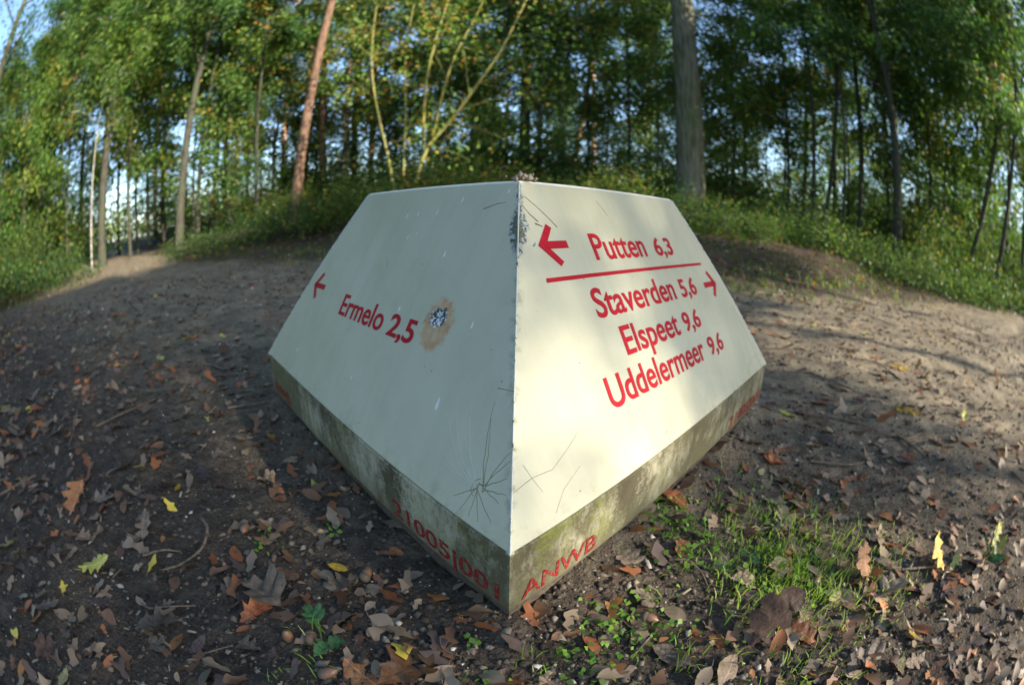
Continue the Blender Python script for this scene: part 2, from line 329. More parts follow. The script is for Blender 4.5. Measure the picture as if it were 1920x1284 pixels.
def rim_mat():
    k = NM('weathered_rim'); c = k.coord('Object'); v = k.mapping(c, (1, 1, 0.55))
    n1 = k.noise(v, 5.5, 6, 0.68, 0.5); n2 = k.noise(v, 70, 5, 0.75); n3 = k.noise(c, 240, 3, 0.7)
    col = k.mix(k.ramp(n2, [(0.3, 0.0), (0.7, 1.0)]), (0.33, 0.31, 0.215), (0.46, 0.435, 0.315))
    g = k.math('ADD', n1, k.math('MULTIPLY', k.math('SUBTRACT', n2, 0.5), 0.75))
    col = k.mix(k.ramp(g, [(0.36, 0.08), (0.58, 0.95)]), col, k.mix(n3, (0.045, 0.038, 0.017), (0.13, 0.11, 0.055)))
    g2 = k.math('ADD', k.noise(k.mapping(c, (1, 1, 0.5), (5, 3, 1)), 12, 5, 0.7), k.math('MULTIPLY', k.math('SUBTRACT', n3, 0.5), 0.45))
    col = k.mix(k.ramp(g2, [(0.55, 0.0), (0.66, 0.85)]), col, k.mix(n2, (0.10, 0.115, 0.02), (0.23, 0.24, 0.05)))
    g3 = k.math('ADD', k.noise(k.mapping(c, (1, 1, 0.35), (9, 1, 4)), 10, 5, 0.7), k.math('MULTIPLY', k.math('SUBTRACT', n3, 0.5), 0.4))
    col = k.mix(k.ramp(g3, [(0.50, 0.0), (0.62, 0.9)]), col, k.mix(n3, (0.028, 0.024, 0.013), (0.085, 0.07, 0.038)))
    sz_ = k.n('ShaderNodeSeparateXYZ'); k.l(c, sz_.inputs[0]); dn = k.math('ADD', sz_.outputs[2], k.math('MULTIPLY', k.math('SUBTRACT', k.noise(c, 26, 5, 0.75), 0.5), 0.09))
    col = k.mix(k.ramp(dn, [(0.045, 0.75), (0.085, 0.0)]), col, k.mix(n3, (0.06, 0.055, 0.03), (0.15, 0.14, 0.07)))
    return k.done(k.bsdf(col, 0.75, 0.25, k.bump(k.math('ADD', n2, n3), 0.6, 0.0015)))
M_RED = NM('red_print')
_c = M_RED.coord('Object'); _n = M_RED.noise(_c, 180, 4, 0.7)
M_RED = M_RED.done(M_RED.bsdf(M_RED.mix(M_RED.ramp(_n, [(0.35, 0.0), (0.7, 1.0)]), (0.31, 0.003, 0.011), (0.37, 0.006, 0.015)), 0.5, 0.15))
k = NM('worn_red_print'); _c = k.coord('Object'); _n = k.noise(_c, 260, 5, 0.75)
M_REDW = k.done(k.bsdf(k.mix(k.ramp(_n, [(0.50, 0.0), (0.68, 0.85)]), (0.20, 0.010, 0.013), (0.20, 0.17, 0.10)), 0.6, 0.15))
M_CORE = mat_plain('concrete_core', (0.30, 0.27, 0.20), 0.9, 0.2, 0.4, 60, 0.002)
k = NM('soil_splashed_concrete'); _c = k.coord(); _n = k.noise(_c, 120, 6, 0.75); _n2 = k.noise(_c, 500, 3, 0.7)
M_FOOT = k.done(k.bsdf(k.mix(k.ramp(_n, [(0.3, 0.0), (0.7, 1.0)]), (0.075, 0.058, 0.043), (0.17, 0.135, 0.10)), 0.95, 0.1, k.bump(k.math('ADD', _n, _n2), 0.9, 0.004)))
M_CRK = mat_plain('crack_dirt', (0.20, 0.19, 0.105), 0.8, 0.2, 0.5, 90)
M_CRKW = mat_plain('raised_enamel', (0.44, 0.43, 0.33), 0.4, 0.4, 0.15, 90)
M_DRIP = mat_plain('dried_drip', (0.50, 0.49, 0.41), 0.25, 0.6, 0.08, 60)

SIGN = empty('signpost', (0, 0, 0)); tag(SIGN, 'low mushroom-shaped cream signpost with red place names and arrows on sloping panels', 'signpost')
def prism(name, rings, mat, parent, close_top=True, close_bot=True, smooth=False):
    """rings: list of (half diagonal, z); square in plan with its corners on the axes"""
    V, F = [], []
    for r, z in rings: V += [(0, -r, z), (r, 0, z), (0, r, z), (-r, 0, z)]
    for i in range(len(rings)-1):
        for j in range(4): F.append((i*4+j, i*4+(j+1) % 4, (i+1)*4+(j+1) % 4, (i+1)*4+j))
    if close_bot: F.append((3, 2, 1, 0))
    n = (len(rings)-1)*4
    if close_top: F.append((n, n+1, n+2, n+3))
    return link(name, poly_mesh(name, V, F), mat, parent)
prism('foot', [(0.470, -0.10), (0.482, 0.0), (0.488, Z0-0.001)], M_FOOT, SIGN)
rim = prism('rim', [(0.484, Z0), (0.4970, Z0+0.0015), (0.4985, Z0+0.006), (0.4988, Z0+DB-0.003), (0.4965, Z0+DB-0.001)], rim_mat(), SIGN)
prism('core', [(0.490, Z0+DB-0.0005), (BT-0.006, Z0+DB+HC-0.004)], M_CORE, SIGN)
prism('top_plate', [(BT-0.005, Z0+DB+HC-0.0035), (BT-0.001, Z0+DB+HC-0.001), (BT-0.004, Z0+DB+HC+0.0015)], mat_plain('cream_enamel', (0.62, 0.59, 0.49), 0.45, 0.4, 0.2, 60), SIGN)
def frame(P0, P1, T0):
    o = Vector(P0); u = (Vector(P1)-o).normalized(); t = Vector(T0)-o; v = (t-u*t.dot(u)).normalized(); n = u.cross(v)
    return Matrix(((u.x, v.x, n.x, o.x), (u.y, v.y, n.y, o.y), (u.z, v.z, n.z, o.z), (0, 0, 0, 1)))
zb, zt = Z0+DB, Z0+DB+HC
crn = [(0, -UA), (UA, 0), (0, UA), (-UA, 0)]; tcr = [(0, -BT), (BT, 0), (0, BT), (-BT, 0)]
L0, LT, SH = UA*math.sqrt(2), BT*math.sqrt(2), 0.34103
ins = (L0-LT)/2
def panel(i, kind):
    a, b = crn[i], crn[(i+1) % 4]; M = frame((*a, zb), (*b, zb), (*tcr[i], zt))
    e = 0.0016                                        # bevelled slab outline, a hair inside the ridges
    def outl(d, z): return [(d*1.2, d+0.001, z), (L0-d*1.2, d+0.001, z), (L0-ins-d, SH-d, z), (ins+d, SH-d, z)]
    V = outl(0.0004, -0.006)+outl(0.0004, -0.0012)+outl(e, 0.0)
    # the face is a grid so that small dents can be pressed into it
    F = [(4*r+j, 4*r+(j+1) % 4, 4*r+4+(j+1) % 4, 4*r+4+j) for r in (0, 1) for j in range(4)]+[(8, 9, 10, 11), (3, 2, 1, 0)]
    o = link('sign_panel', poly_mesh('sign_panel', V, F), panel_mat('enamel_'+kind, kind), SIGN); o.matrix_local = M
    return o
PR = panel(0, 'right'); P1 = panel(1, 'rear'); P2 = panel(2, 'rear2'); PL = panel(3, 'left')
# ridges where the panels meet
kk = NM('chipped_edge'); _c = kk.coord(); _n = kk.noise(_c, 75, 4, 0.75)
M_EDGE = kk.done(kk.bsdf(kk.mix(kk.ramp(_n, [(0.56, 0.0), (0.62, 1.0)]), (0.50, 0.50, 0.44), (0.05, 0.05, 0.03)), 0.6, 0.3))
for (ax, ay), (bx, by) in zip(crn, tcr):
    d = Vector((ax, ay, 0)).normalized(); s = Vector((-d.y, d.x, 0)); A_, B_ = Vector((ax, ay, zb+0.001)), Vector((bx, by, zt)); V, F = [], []
    n = 60; rn = random.Random(int(ax*10+ay*7+50))
    for i in range(n+1):
        p = A_.lerp(B_, i/n); wv = 0.0010*(0.75+0.6*rn.random()); out = 0.0006*(0.4+rn.random())
        V += [p+s*wv-d*0.0022, p+d*out, p-s*wv-d*0.0022]
    for i in range(n):
        b = 3*i; F += [(b, b+1, b+4, b+3), (b+1, b+2, b+5, b+4)]
    link('ridge_edge', poly_mesh('ridge_edge', V, F, True), M_EDGE, SIGN)

def text_mesh(txt, x0, x1, base, cap, bold=0.012, glyph_cap=None):
    cu = bpy.data.curves.new('t', 'FONT'); cu.body = txt; cu.offset = bold; cu.extrude = 0.004; cu.resolution_u = 6
    to = bpy.data.objects.new('t', cu); COL.objects.link(to); bpy.context.view_layer.update()
    me = bpy.data.meshes.new_from_object(to.evaluated_get(bpy.context.evaluated_depsgraph_get()))
    bpy.data.objects.remove(to); bpy.data.curves.remove(cu)
    co = np.array([v.co[:] for v in me.vertices]); xa, xb = co[:, 0].min(), co[:, 0].max()
    cu2 = CAPH; sy = cap/cu2
    for v in me.vertices:
        v.co.x = x0+(v.co.x-xa)*(x1-x0)/(xb-xa); v.co.y = base+v.co.y*sy; v.co.z = 0.0002 if v.co.z < 0 else 0.0006
    me.update(); return me
def cap_height(ch='E'):
    cu = bpy.data.curves.new('t', 'FONT'); cu.body = ch; to = bpy.data.objects.new('t', cu); COL.objects.link(to); bpy.context.view_layer.update()
    h = to.dimensions.y; bpy.data.objects.remove(to); bpy.data.curves.remove(cu); return h
CAPH = cap_height()
def word(txt, x0, x1, base, cap, par, mat=None, name='lettering', bold=0.0155):
    return link(name, text_mesh(txt, x0, x1, base, cap, bold), mat or M_RED, par)
def flat(name, polys, par, mat=None, z=(0.0002, 0.0006)):
    V, F = [], []
    for pl in polys:
        n = len(pl); b = len(V); V += [(x, y, z[1]) for x, y in pl]+[(x, y, z[0]) for x, y in pl]
        F.append(tuple(range(b, b+n)))
        for i in range(n): F.append((b+i, b+n+i, b+n+(i+1) % n, b+(i+1) % n))
    return link(name, poly_mesh(name, V, F), mat or M_RED, par)
def arrow(tipx, tipy, sgn, size, shaft, par, wd=0.0092):
    """open arrow: two mitred head strokes and a shaft; sgn=-1 points to smaller x"""
    t = lambda x, y: (tipx-sgn*x, tipy+y)
    a = size; w2 = wd*1.35
    head = [t(0, 0), t(a*0.95, a), t(a*0.95+w2*0.55, a-wd*0.75+0.002), t(w2*1.02, 0.0), t(a*0.95+w2*0.55, -a+wd*0.75-0.002), t(a*0.95, -a)]
    sh = [t(w2*0.7, wd*0.5), t(shaft, wd*0.5), t(shaft, -wd*0.5), t(w2*0.7, -wd*0.5)]
    h1 = [head[0], head[1], head[2], head[3]]; h2 = [head[0], head[3], head[4], head[5]]
    if sgn < 0: h1, h2, sh = h1[::-1], h2[::-1], sh[::-1]
    return flat('arrow', [h1, h2, sh], par)
arrow(0.158, 0.2615, -1, 0.0255, 0.048, PR)
word('Putten', 0.250, 0.374, 0.2402, 0.0335, PR); word('6,3', 0.402, 0.459, 0.2402, 0.0268, PR, bold=0.022)
flat('divider_line', [[(0.1505, 0.2197), (0.5470, 0.2180), (0.5485, 0.2223), (0.1515, 0.2245)]], PR)
word('Staverden', 0.2125, 0.412, 0.1720, 0.0335, PR); word('5,6', 0.4315, 0.490, 0.1720, 0.0268, PR, bold=0.022)
arrow(0.5825, 0.1825, 1, 0.0245, 0.0560, PR)
word('Elspeet', 0.2420, 0.386, 0.1226, 0.0335, PR); word('9,6', 0.4025, 0.462, 0.1226, 0.0268, PR, bold=0.022)
word('Uddelermeer', 0.1830, 0.4385, 0.0745, 0.0335, PR); word('9,6', 0.4585, 0.5190, 0.0745, 0.0268, PR, bold=0.022)
arrow(0.109, 0.1630, -1, 0.0255, 0.0550, PL)
word('Ermelo', 0.2570, 0.396, 0.1316, 0.0315, PL); word('2,5', 0.4125, 0.4720, 0.1316, 0.0268, PL, bold=0.022)
# writing on the rim: each side carries the maker's letters and the number of the post
A2 = 0.4988
for i, (num, nm) in enumerate((((0.510, 0.692), (0.016, 0.126)),)*4):
    a, b = [(0, -A2), (A2, 0), (0, A2), (-A2, 0)][i], [(A2, 0), (0, A2), (-A2, 0), (0, -A2)][i]
    M = frame((*a, Z0), (*b, Z0), (*a, Z0+DB)); o = word('21005|001', num[0], num[1], 0.0085, 0.0215, rim, M_REDW, bold=0.010); o.matrix_local = M
    o = word('ANWB', nm[0], nm[1], 0.0085, 0.0215, rim, M_REDW, bold=0.010); o.matrix_local = M

def ribbon(pts, w0, w1, h=0.0005, z=0.0):
    """thin raised hairline along points, triangular in section"""
    V, F = [], []; n = len(pts)
    for i, (x, y) in enumerate(pts):
        q = pts[min(i+1, n-1)]; p = pts[max(i-1, 0)]; dx, dy = q[0]-p[0], q[1]-p[1]; l = math.hypot(dx, dy) or 1; wd = w0+(w1-w0)*i/(n-1)
        V += [(x-dy/l*wd, y+dx/l*wd, z), (x, y, z+h), (x+dy/l*wd, y-dx/l*wd, z)]
    for i in range(n-1):
        b = 3*i; F += [(b, b+3, b+4, b+1), (b+1, b+4, b+5, b+2)]
    return V, F
def ribbons(name, lines, par, mat, h=0.0003):
    for pts, w0, w1 in lines: link(name, poly_mesh(name, *ribbon(pts, w0, w1, h)), mat, par)
rr_ = random.Random(5)
def ray_line(cx, cy, ang, ln, bend, n=9):
    return [(cx+math.cos(ang+bend*t)*ln*t+rr_.uniform(-1, 1)*0.0006, cy+math.sin(ang+bend*t)*ln*t+rr_.uniform(-1, 1)*0.0006) for t in [i/(n-1) for i in range(n)]]
dark, pale = [], []
for ang, ln, bend in ((118, 0.076, -10), (104, 0.066, 6), (88, 0.05, -14), (70, 0.035, -8), (40, 0.026, 0), (15, 0.024, 0), (-12, 0.03, 0), (-38, 0.036, 4), (-60, 0.034, 0), (-84, 0.032, 0), (-112, 0.032, 5), (-140, 0.032, 0)):
    dark.append((ray_line(0.650+rr_.uniform(-.006, .006), 0.038+rr_.uniform(-.004, .004), R(ang), ln, R(bend)), 0.00055, 0.00022))
for ang, ln, bend in ((140, 0.075, -16), (128, 0.06, 10), (160, 0.078, -22), (172, 0.075, -25), (186, 0.06, -20), (200, 0.045, -20), (150, 0.05, 10)):
    pale.append((ray_line(0.645, 0.036, R(ang), ln, R(bend)), 0.0006, 0.00025))
for r0 in (0.005, 0.010):
    dark.append(([(0.650+r0*math.cos(a*0.55+r0*200)*(1+rr_.uniform(-.2, .2)), 0.036+r0*math.sin(a*0.55+r0*200)) for a in range(5)], 0.0004, 0.0003))
ribbons('crack_line', dark, PL, M_CRK); ribbons('raised_crack_line', pale, PL, M_CRKW)
# scrapes and hairlines on the right panel
ribbons('scrape', [([(0.166, 0.322), (0.180, 0.308), (0.192, 0.294), (0.200, 0.283)], 0.0006, 0.0010), ([(0.155, 0.315), (0.163, 0.300), (0.172, 0.290)], 0.0005, 0.0012),
    ([(0.166, 0.288), (0.176, 0.284)], 0.0014, 0.0008), ([(0.30, 0.322), (0.308, 0.308), (0.312, 0.300)], 0.0005, 0.0003)], PR, mat_plain('scrape_dirt', (0.16, 0.13, 0.07), 0.8, 0.2, 0.5, 200))
ribbons('hairline', [([(0.025, 0.048), (0.05, 0.052), (0.075, 0.050), (0.10, 0.060), (0.125, 0.072)], 0.0004, 0.0002), ([(0.045, 0.066), (0.05, 0.050), (0.056, 0.036)], 0.0004, 0.0002), ([(0.062, 0.012), (0.08, 0.028), (0.11, 0.040)], 0.0003, 0.0002),
    ([(0.625, 0.135), (0.648, 0.070), (0.665, 0.022), (0.672, 0.004)], 0.0005, 0.0006), ([(0.648, 0.070), (0.676, 0.040), (0.69, 0.02)], 0.0004, 0.0004), ([(0.60, 0.02), (0.640, 0.030), (0.672, 0.03)], 0.0003, 0.0003)], PR, mat_plain('hairline_dirt', (0.28, 0.265, 0.17), 0.8, 0.2, 0.4, 200))
ribbons('hairline', [([(0.50, 0.305), (0.52, 0.312), (0.533, 0.314)], 0.0012, 0.0004), ([(0.625, 0.125), (0.645, 0.128)], 0.0005, 0.0003), ([(0.33, 0.235), (0.35, 0.215)], 0.0003, 0.0002)], PL, mat_plain('tan_scuff', (0.26, 0.20, 0.12), 0.8, 0.2, 0.4, 200))
# dried drips on the shaded panel
def drip(x, y, ln, wd):
    n = 10; V = [(x, y, 0.0011*min(1, wd/0.004))]; F = []
    for i in range(n):
        a = 2*math.pi*i/n; yy = math.sin(a); V.append((x+math.cos(a)*wd*0.5*(1 if yy < 0 else 1-0.75*yy), y+yy*ln*(0.35 if yy < 0 else 0.65), 0.0))
    for i in range(n): F.append((0, 1+i, 1+(i+1) % n))
    me = poly_mesh('dried_drip', V, F, True); return link('dried_drip', me, M_DRIP, PL)
for x, y, l, wd in ((0.555, 0.085, .016, .0065), (0.420, 0.166, .008, .004), (0.465, 0.243, .010, .004), (0.560, 0.172, .009, .004), (0.452, 0.318, .010, .003), (0.410, 0.300, .010, .003), (0.365, 0.298, .009, .003), (0.338, 0.295, .010, .003),
                    (0.384, 0.268, .008, .0026), (0.366, 0.262, .008, .0026), (0.150, 0.045, .010, .004), (0.370, 0.060, .008, .003), (0.16, 0.205, .009, .003), (0.60, 0.265, .006, .004), (0.53, 0.328, .007, .004)):
    drip(x, y, l, wd)

# ------------------------------------------------------------------ plants: builders
def tubes(lines, sides=6):
    """lines: list of (points (n,3), radii (n,)); returns verts and quads of all tubes"""
    VV, FF, b = [], [], 0
    for P, r in lines:
        P = np.asarray(P, float); r = np.asarray(r, float); n = len(P)
        T = np.gradient(P, axis=0); T /= np.linalg.norm(T, axis=1, keepdims=True)+1e-9
        ref = np.where(np.abs(T[:, 2:3]) > 0.9, np.array([[1.0, 0, 0]]), np.array([[0, 0, 1.0]])); U = np.cross(T, ref); U /= np.linalg.norm(U, axis=1, keepdims=True)+1e-9; W = np.cross(T, U)
        for i in range(1, n):   # keep the frames from flipping
            if U[i]@U[i-1] < 0: U[i], W[i] = -U[i], -W[i]
        a = np.linspace(0, 2*np.pi, sides, endpoint=False)
        ring = P[:, None]+r[:, None, None]*(np.cos(a)[None, :, None]*U[:, None]+np.sin(a)[None, :, None]*W[:, None])
        VV.append(ring.reshape(-1, 3)); i = np.arange(n-1)[:, None]*sides; j = np.arange(sides)[None]; jn = (j+1) % sides
        FF.append((np.stack([i+j, i+jn, i+sides+jn, i+sides+j], -1).reshape(-1, 4))+b); b += n*sides
    return np.concatenate(VV), np.concatenate(FF)
def leaf_quads(C, size, rg, up=0.35, slim=0.55, drop=0.0, dirs=None):
    """one diamond-shaped, slightly folded leaf at each centre"""
    n = len(C); D = rg.normal(size=(n, 3)) if dirs is None else dirs+0.5*rg.normal(size=(n, 3)); D[:, 2] -= drop; D /= np.linalg.norm(D, axis=1, keepdims=True)+1e-9
    N = rg.normal(size=(n, 3)); N[:, 2] += up*3; S = np.cross(D, N); S /= np.linalg.norm(S, axis=1, keepdims=True)+1e-9; N = np.cross(S, D)
    L = size*rg.uniform(0.65, 1.25, n)[:, None]; W = L*slim*0.5; fold = 0.12*L*N
    V = np.stack([C-D*L*0.5, C+S*W+fold-D*L*0.05, C+D*L*0.5, C-S*W+fold-D*L*0.05], 1).reshape(-1, 3)
    F = np.arange(n*4).reshape(-1, 4); return V, F
def palette(n, rg, cols, weights, var=0.3, per=4):
    cols = np.array(cols, float); w_ = np.array(weights, float); idx = rg.choice(len(cols), n, p=w_/w_.sum())
    c = cols[idx]*rg.uniform(1-var, 1+var, (n, 1)); return np.repeat(c, per, 0)
GREENS = [(0.068, 0.145, 0.030), (0.100, 0.195, 0.036), (0.160, 0.245, 0.044), (0.040, 0.102, 0.040), (0.28, 0.22, 0.03), (0.32, 0.16, 0.035)]
PAL = dict(oak=[.24, .3, .28, .14, .05, .02], birch=[.16, .32, .40, .07, .06, .01], dark=[.36, .22, .12, .28, .025, .012], gold=[.1, .3, .4, .02, .25, .06], pine=[.25, .3, .2, .25, 0, 0])
def bez(p0, d0, ln, n, rg, wob=0.12, rise=0.0, droop=0.0):
    P = [np.array(p0, float)]; d = np.array(d0, float); d /= np.linalg.norm(d)
    for i in range(n):
        d = d+rg.normal(size=3)*wob+np.array([0, 0, rise-droop*(i/n)]); d /= np.linalg.norm(d); P.append(P[-1]+d*ln/n)
    return np.array(P)
def make_tree(seed, H, r0, cb, Rc, nl, leaf, nleaf, pal, style='broad', lean=(0, 0), wob=0.035, spread=0.32, stub=None, low=0.0, curve=0.0):
    """returns (trunk mesh verts/faces, crown verts/faces/colours); lean is the shift of the top in metres"""
    rg = np.random.default_rng(seed); n = 14; t = np.linspace(0, 1, n)
    ww = np.cumsum(rg.normal(size=(n, 2))*wob*H/n, 0); ww -= ww[0]
    P = np.stack([lean[0]*(t+curve*(t*t-t))+ww[:, 0]*t, lean[1]*t+ww[:, 1]*t, t*H-0.12], -1)
    taper = (1-t)**0.75*0.9+0.10 if style != 'pine' else (1-0.72*t)
    rad = r0*taper; rad[0] *= 1.45; rad[1] *= 1.04
    # extra ring low down for the root flare
    P = np.insert(P, 1, P[0]+(P[1]-P[0])*0.28, 0); rad = np.insert(rad, 1, r0*1.12)
    lines = [(P, rad)]; tips = []
    prof = lambda u: {'broad': math.sin(math.pi*min(1, 0.18+0.82*u))**0.6, 'pine': 0.55+0.45*math.sin(math.pi*u), 'spruce': 1-0.88*u, 'birch': math.sin(math.pi*min(1, .2+.8*u))**0.7}[style]
    ang = rg.uniform(0, 6.28)
    at = lambda s: np.array([np.interp(s, np.linspace(0, 1, n), np.delete(P, 1, 0)[:, q]) for q in range(3)])
    for i in range(nl):
        u = (i+0.5)/nl; s = cb+(0.985-cb)*u**(0.9); ang += 2.39996+rg.uniform(-0.4, 0.4); L = Rc*prof(u)*rg.uniform(0.7, 1.2)
        el = {'broad': rg.uniform(0.35, 0.95), 'pine': rg.uniform(-0.05, 0.5), 'spruce': rg.uniform(-0.25, 0.1), 'birch': rg.uniform(0.6, 1.1)}[style]
        d = np.array([math.cos(ang)*math.cos(el), math.sin(ang)*math.cos(el), math.sin(el)]); p0 = at(s); rl = max(0.006, r0*0.42*(1-s)**0.6*(0.7+0.6*rg.random()))
        B = bez(p0, d, L, 6, rg, 0.16 if style == 'broad' else 0.10, 0.04, 0.10 if style in ('broad', 'spruce') else (0.30 if style == 'birch' else 0.0))
        lines.append((B, np.linspace(rl, 0.005, 7)))
        ns = {'broad': 7, 'pine': 6, 'spruce': 9, 'birch': 6}[style]
        for q in range(ns):
            f = 0.22+0.76*(q+rg.random()*0.6)/ns; b0 = B[min(5, int(f*6))]+(B[min(6, int(f*6)+1)]-B[min(5, int(f*6))])*(f*6-int(f*6)); bd = B[min(6, int(f*6)+1)]-B[min(5, int(f*6))]
            side = np.cross(bd, [0, 0, 1.0]); side /= np.linalg.norm(side)+1e-9; side *= (1 if q % 2 else -1)
            dd = bd/np.linalg.norm(bd)*0.6+side*0.8+np.array([0, 0, rg.uniform(-0.3, 0.5)]); sl = L*rg.uniform(0.22, 0.46)*(1.1-0.5*f)
            S_ = bez(b0, dd, sl, 4, rg, 0.2, 0.02, 0.45 if style == 'birch' else 0.05); lines.append((S_, np.linspace(max(0.004, rl*0.3), 0.003, 5)))
            for g in (1, 2, 3, 4): tips.append((S_[g], S_[g]-S_[g-1]))
        tips.append((B[-1], B[-1]-B[-2])); tips.append((B[-2], B[-1]-B[-2]))
    if low > 0:     # side shoots low on the trunk
        for i in range(int(low*10)):
            s = rg.uniform(0.1, cb); a = rg.uniform(0, 6.28); B = bez(at(s), (math.cos(a), math.sin(a), 0.5), Rc*rg.uniform(0.2, 0.45), 4, rg, 0.2); lines.append((B, np.linspace(0.012, 0.003, 5))); tips += [(B[g], B[g]-B[g-1]) for g in (2, 3, 4)]
    if style == 'pine':     # dead snags below the crown
        for i in range(7):
            s = rg.uniform(0.22, cb); a = rg.uniform(0, 6.28); B = bez(at(s), (math.cos(a), math.sin(a), 0.15), rg.uniform(0.25, 0.9), 3, rg, 0.15); lines.append((B, np.linspace(0.012, 0.003, 4)))
    if stub is not None:
        s, a, ln, rs = stub; B = bez(at(s), (math.cos(a), math.sin(a), 0.75), ln, 3, rg, 0.05); lines.append((B, np.linspace(rs, rs*0.55, 4)))
    # a tube with more sides for the bole, fewer for the limbs
    V1, F1 = tubes(lines[:1], 14); V2, F2 = tubes(lines[1:], 5)
    # roughen the bole so its outline is not a clean cone
    c_ang = np.arctan2(V1[:, 1], V1[:, 0]); V1[:, :2] += (V1[:, :2]*0+1)*(0.05*r0*np.sin(c_ang*3+V1[:, 2:3].ravel()*2)[:, None])*np.stack([np.cos(c_ang), np.sin(c_ang)], -1)
    TV, TF = np.concatenate([V1, V2]), np.concatenate([F1, F2+len(V1)])
    tp = np.array([a for a, _ in tips]); td = np.array([b for _, b in tips]); td /= np.linalg.norm(td, axis=1, keepdims=True)+1e-9
    keep = rg.random(len(tp)) < 0.72; tp, td = tp[keep], td[keep]
    wgt = rg.gamma(1.3, 1.0, len(tp)); idx = rg.choice(len(tp), nleaf, p=wgt/wgt.sum())
    sp = spread*{'broad': 0.55, 'pine': 0.5, 'spruce': 0.6, 'birch': 0.6}[style]
    off = rg.normal(size=(nleaf, 3))*sp*np.array([1, 1, 0.7 if style != 'birch' else 1.1]); C = tp[idx]+off
    if style in ('pine', 'spruce'):
        nd = off/(np.linalg.norm(off, axis=1, keepdims=True)+1e-6)+td[idx]*0.7; LV, LF = leaf_quads(C, leaf, rg, 0.5, 0.16 if style == 'pine' else 0.3, 0.0, nd)
    else: LV, LF = leaf_quads(C, leaf, rg, 0.12, 0.66, 0.35 if style == 'birch' else 0.12)
    # clumps differ a little in tint, as branches of one tree do
    cl = palette(len(tp), rg, GREENS, PAL[pal], 0.35, 1)[idx]; own = palette(nleaf, rg, GREENS, PAL[pal], 0.3, 1); cl = np.where(rg.random((nleaf, 1)) < 0.25, own, cl)*rg.uniform(0.8, 1.2, (nleaf, 1)); cl = np.repeat(cl, 4, 0)
    return (TV, TF), (LV, LF, cl)
MARKS = [((-14, 5.6), 'the hazel'), ((20.6, 7.1), 'the thick grey oak'), ((-53.4, 10.2), 'the forked birch'), ((0.2, 9.6), 'the dark spruce'), ((-28.3, 8.0), 'the leaning pine'), ((61, 7.7), 'the crooked trunk'), ((47.6, 7.6), 'the arching bough'), ((-43.1, 8.6), 'the bending oak'), ((36.2, 8.6), 'the twin stems'), ((-71, 9.5), 'the hanging twigs')]
def near(x, y):
    return min(MARKS, key=lambda m: (CAM.x+m[0][1]*math.sin(R(m[0][0]))-x)**2+(CAM.y+m[0][1]*math.cos(R(m[0][0]))-y)**2)[1]
class Proto:
    def __init__(s, name, bark, fol, *a, crown_cut=None, **kw):
        (tv, tf), (lv, lf, lc) = make_tree(*a, **kw); s.name = name
        if crown_cut is not None:      # leaves cut away below this height to pass sun beneath
            ok = lv.reshape(-1, 4, 3)[:, :, 2].min(1) > crown_cut; lv = lv.reshape(-1, 4, 3)[ok].reshape(-1, 3); lc = lc.reshape(-1, 4, 3)[ok].reshape(-1, 3); lf = np.arange(len(lv)).reshape(-1, 4)
        s.tm = fast_mesh('trunk', tv, tf, smooth=True); s.tm.materials.append(bark); s.cm = fast_mesh('crown', lv, lf, lc); s.cm.materials.append(fol)
    def put(s, x, y, rz=0.0, sc=1.0, label=None, cat='tree', group=None, tilt=None, name=None):
        e = empty(name or s.name, (x, y, hz(x, y)-0.02*sc), rz); e.scale = (sc, sc, sc)
        if tilt: e.rotation_euler = (tilt[0], tilt[1], rz)
        link('trunk', s.tm, None, e); link('crown', s.cm, None, e); tag(e, label, cat, group); return e
def polar(az, d): return (CAM.x+d*math.sin(R(az)), CAM.y+d*math.cos(R(az)))

# ------------------------------------------------------------------ trees one can tell apart
def single(az, d, label, name, bark, fol, *a, **kw):
    """one tree with its own shape; lean is given to the right of the line of sight and is turned into the world"""
    ln = kw.pop('lean', (0, 0)); kw['lean'] = (ln[0]*math.cos(R(az))+ln[1]*math.sin(R(az)), -ln[0]*math.sin(R(az))+ln[1]*math.cos(R(az)))
    return Proto(name, bark, fol, *a, **kw).put(*polar(az, d), label=label)
single(20.6, 7.1, 'thick grey oak trunk with a broken stub, right behind the signpost', 'oak_tree', B_OAK, FOL, 11, 13, 0.235, 0.34, 3.4, 14, 0.085, 9500, 'oak', lean=(-0.15, 0), wob=0.012, spread=0.30, stub=(0.205, R(-15), 0.32, 0.035), low=0.35)
single(-43.1, 8.6, 'dark slender oak bending to one side, its bare base sunlit', 'oak_tree', B_DARK, FOL, 12, 10.5, 0.085, 0.30, 2.6, 14, 0.08, 20000, 'oak', lean=(1.0, 0), wob=0.05, curve=0.5)
single(-40.6, 9.6, 'thin dark stem close behind the bending oak', 'oak_tree', B_DARK, FOL, 13, 8.0, 0.05, 0.40, 1.7, 11, 0.08, 9000, 'oak', lean=(0.35, 0), wob=0.05)
single(-32.8, 8.8, 'young oak with a round leafy crown on a thin dark stem', 'oak_tree', B_DARK, FOL, 14, 6.9, 0.042, 0.42, 1.9, 14, 0.09, 15000, 'oak', lean=(-0.1, 0), wob=0.03, spread=0.28)
single(-28.3, 8.0, 'thick reddish pine trunk leaning beside the young oak', 'pine_tree', B_PINE, NEED, 15, 17, 0.092, 0.62, 2.6, 18, 0.16, 9000, 'pine', 'pine', lean=(1.75, 0), wob=0.015)
single(-53.4, 10.2, 'forked birch with a wide drooping crown beside the sandy path', 'birch_tree', B_DARK, FOL, 16, 10.4, 0.095, 0.28, 3.0, 15, 0.075, 26000, 'birch', 'birch', lean=(0.4, 0), wob=0.05)
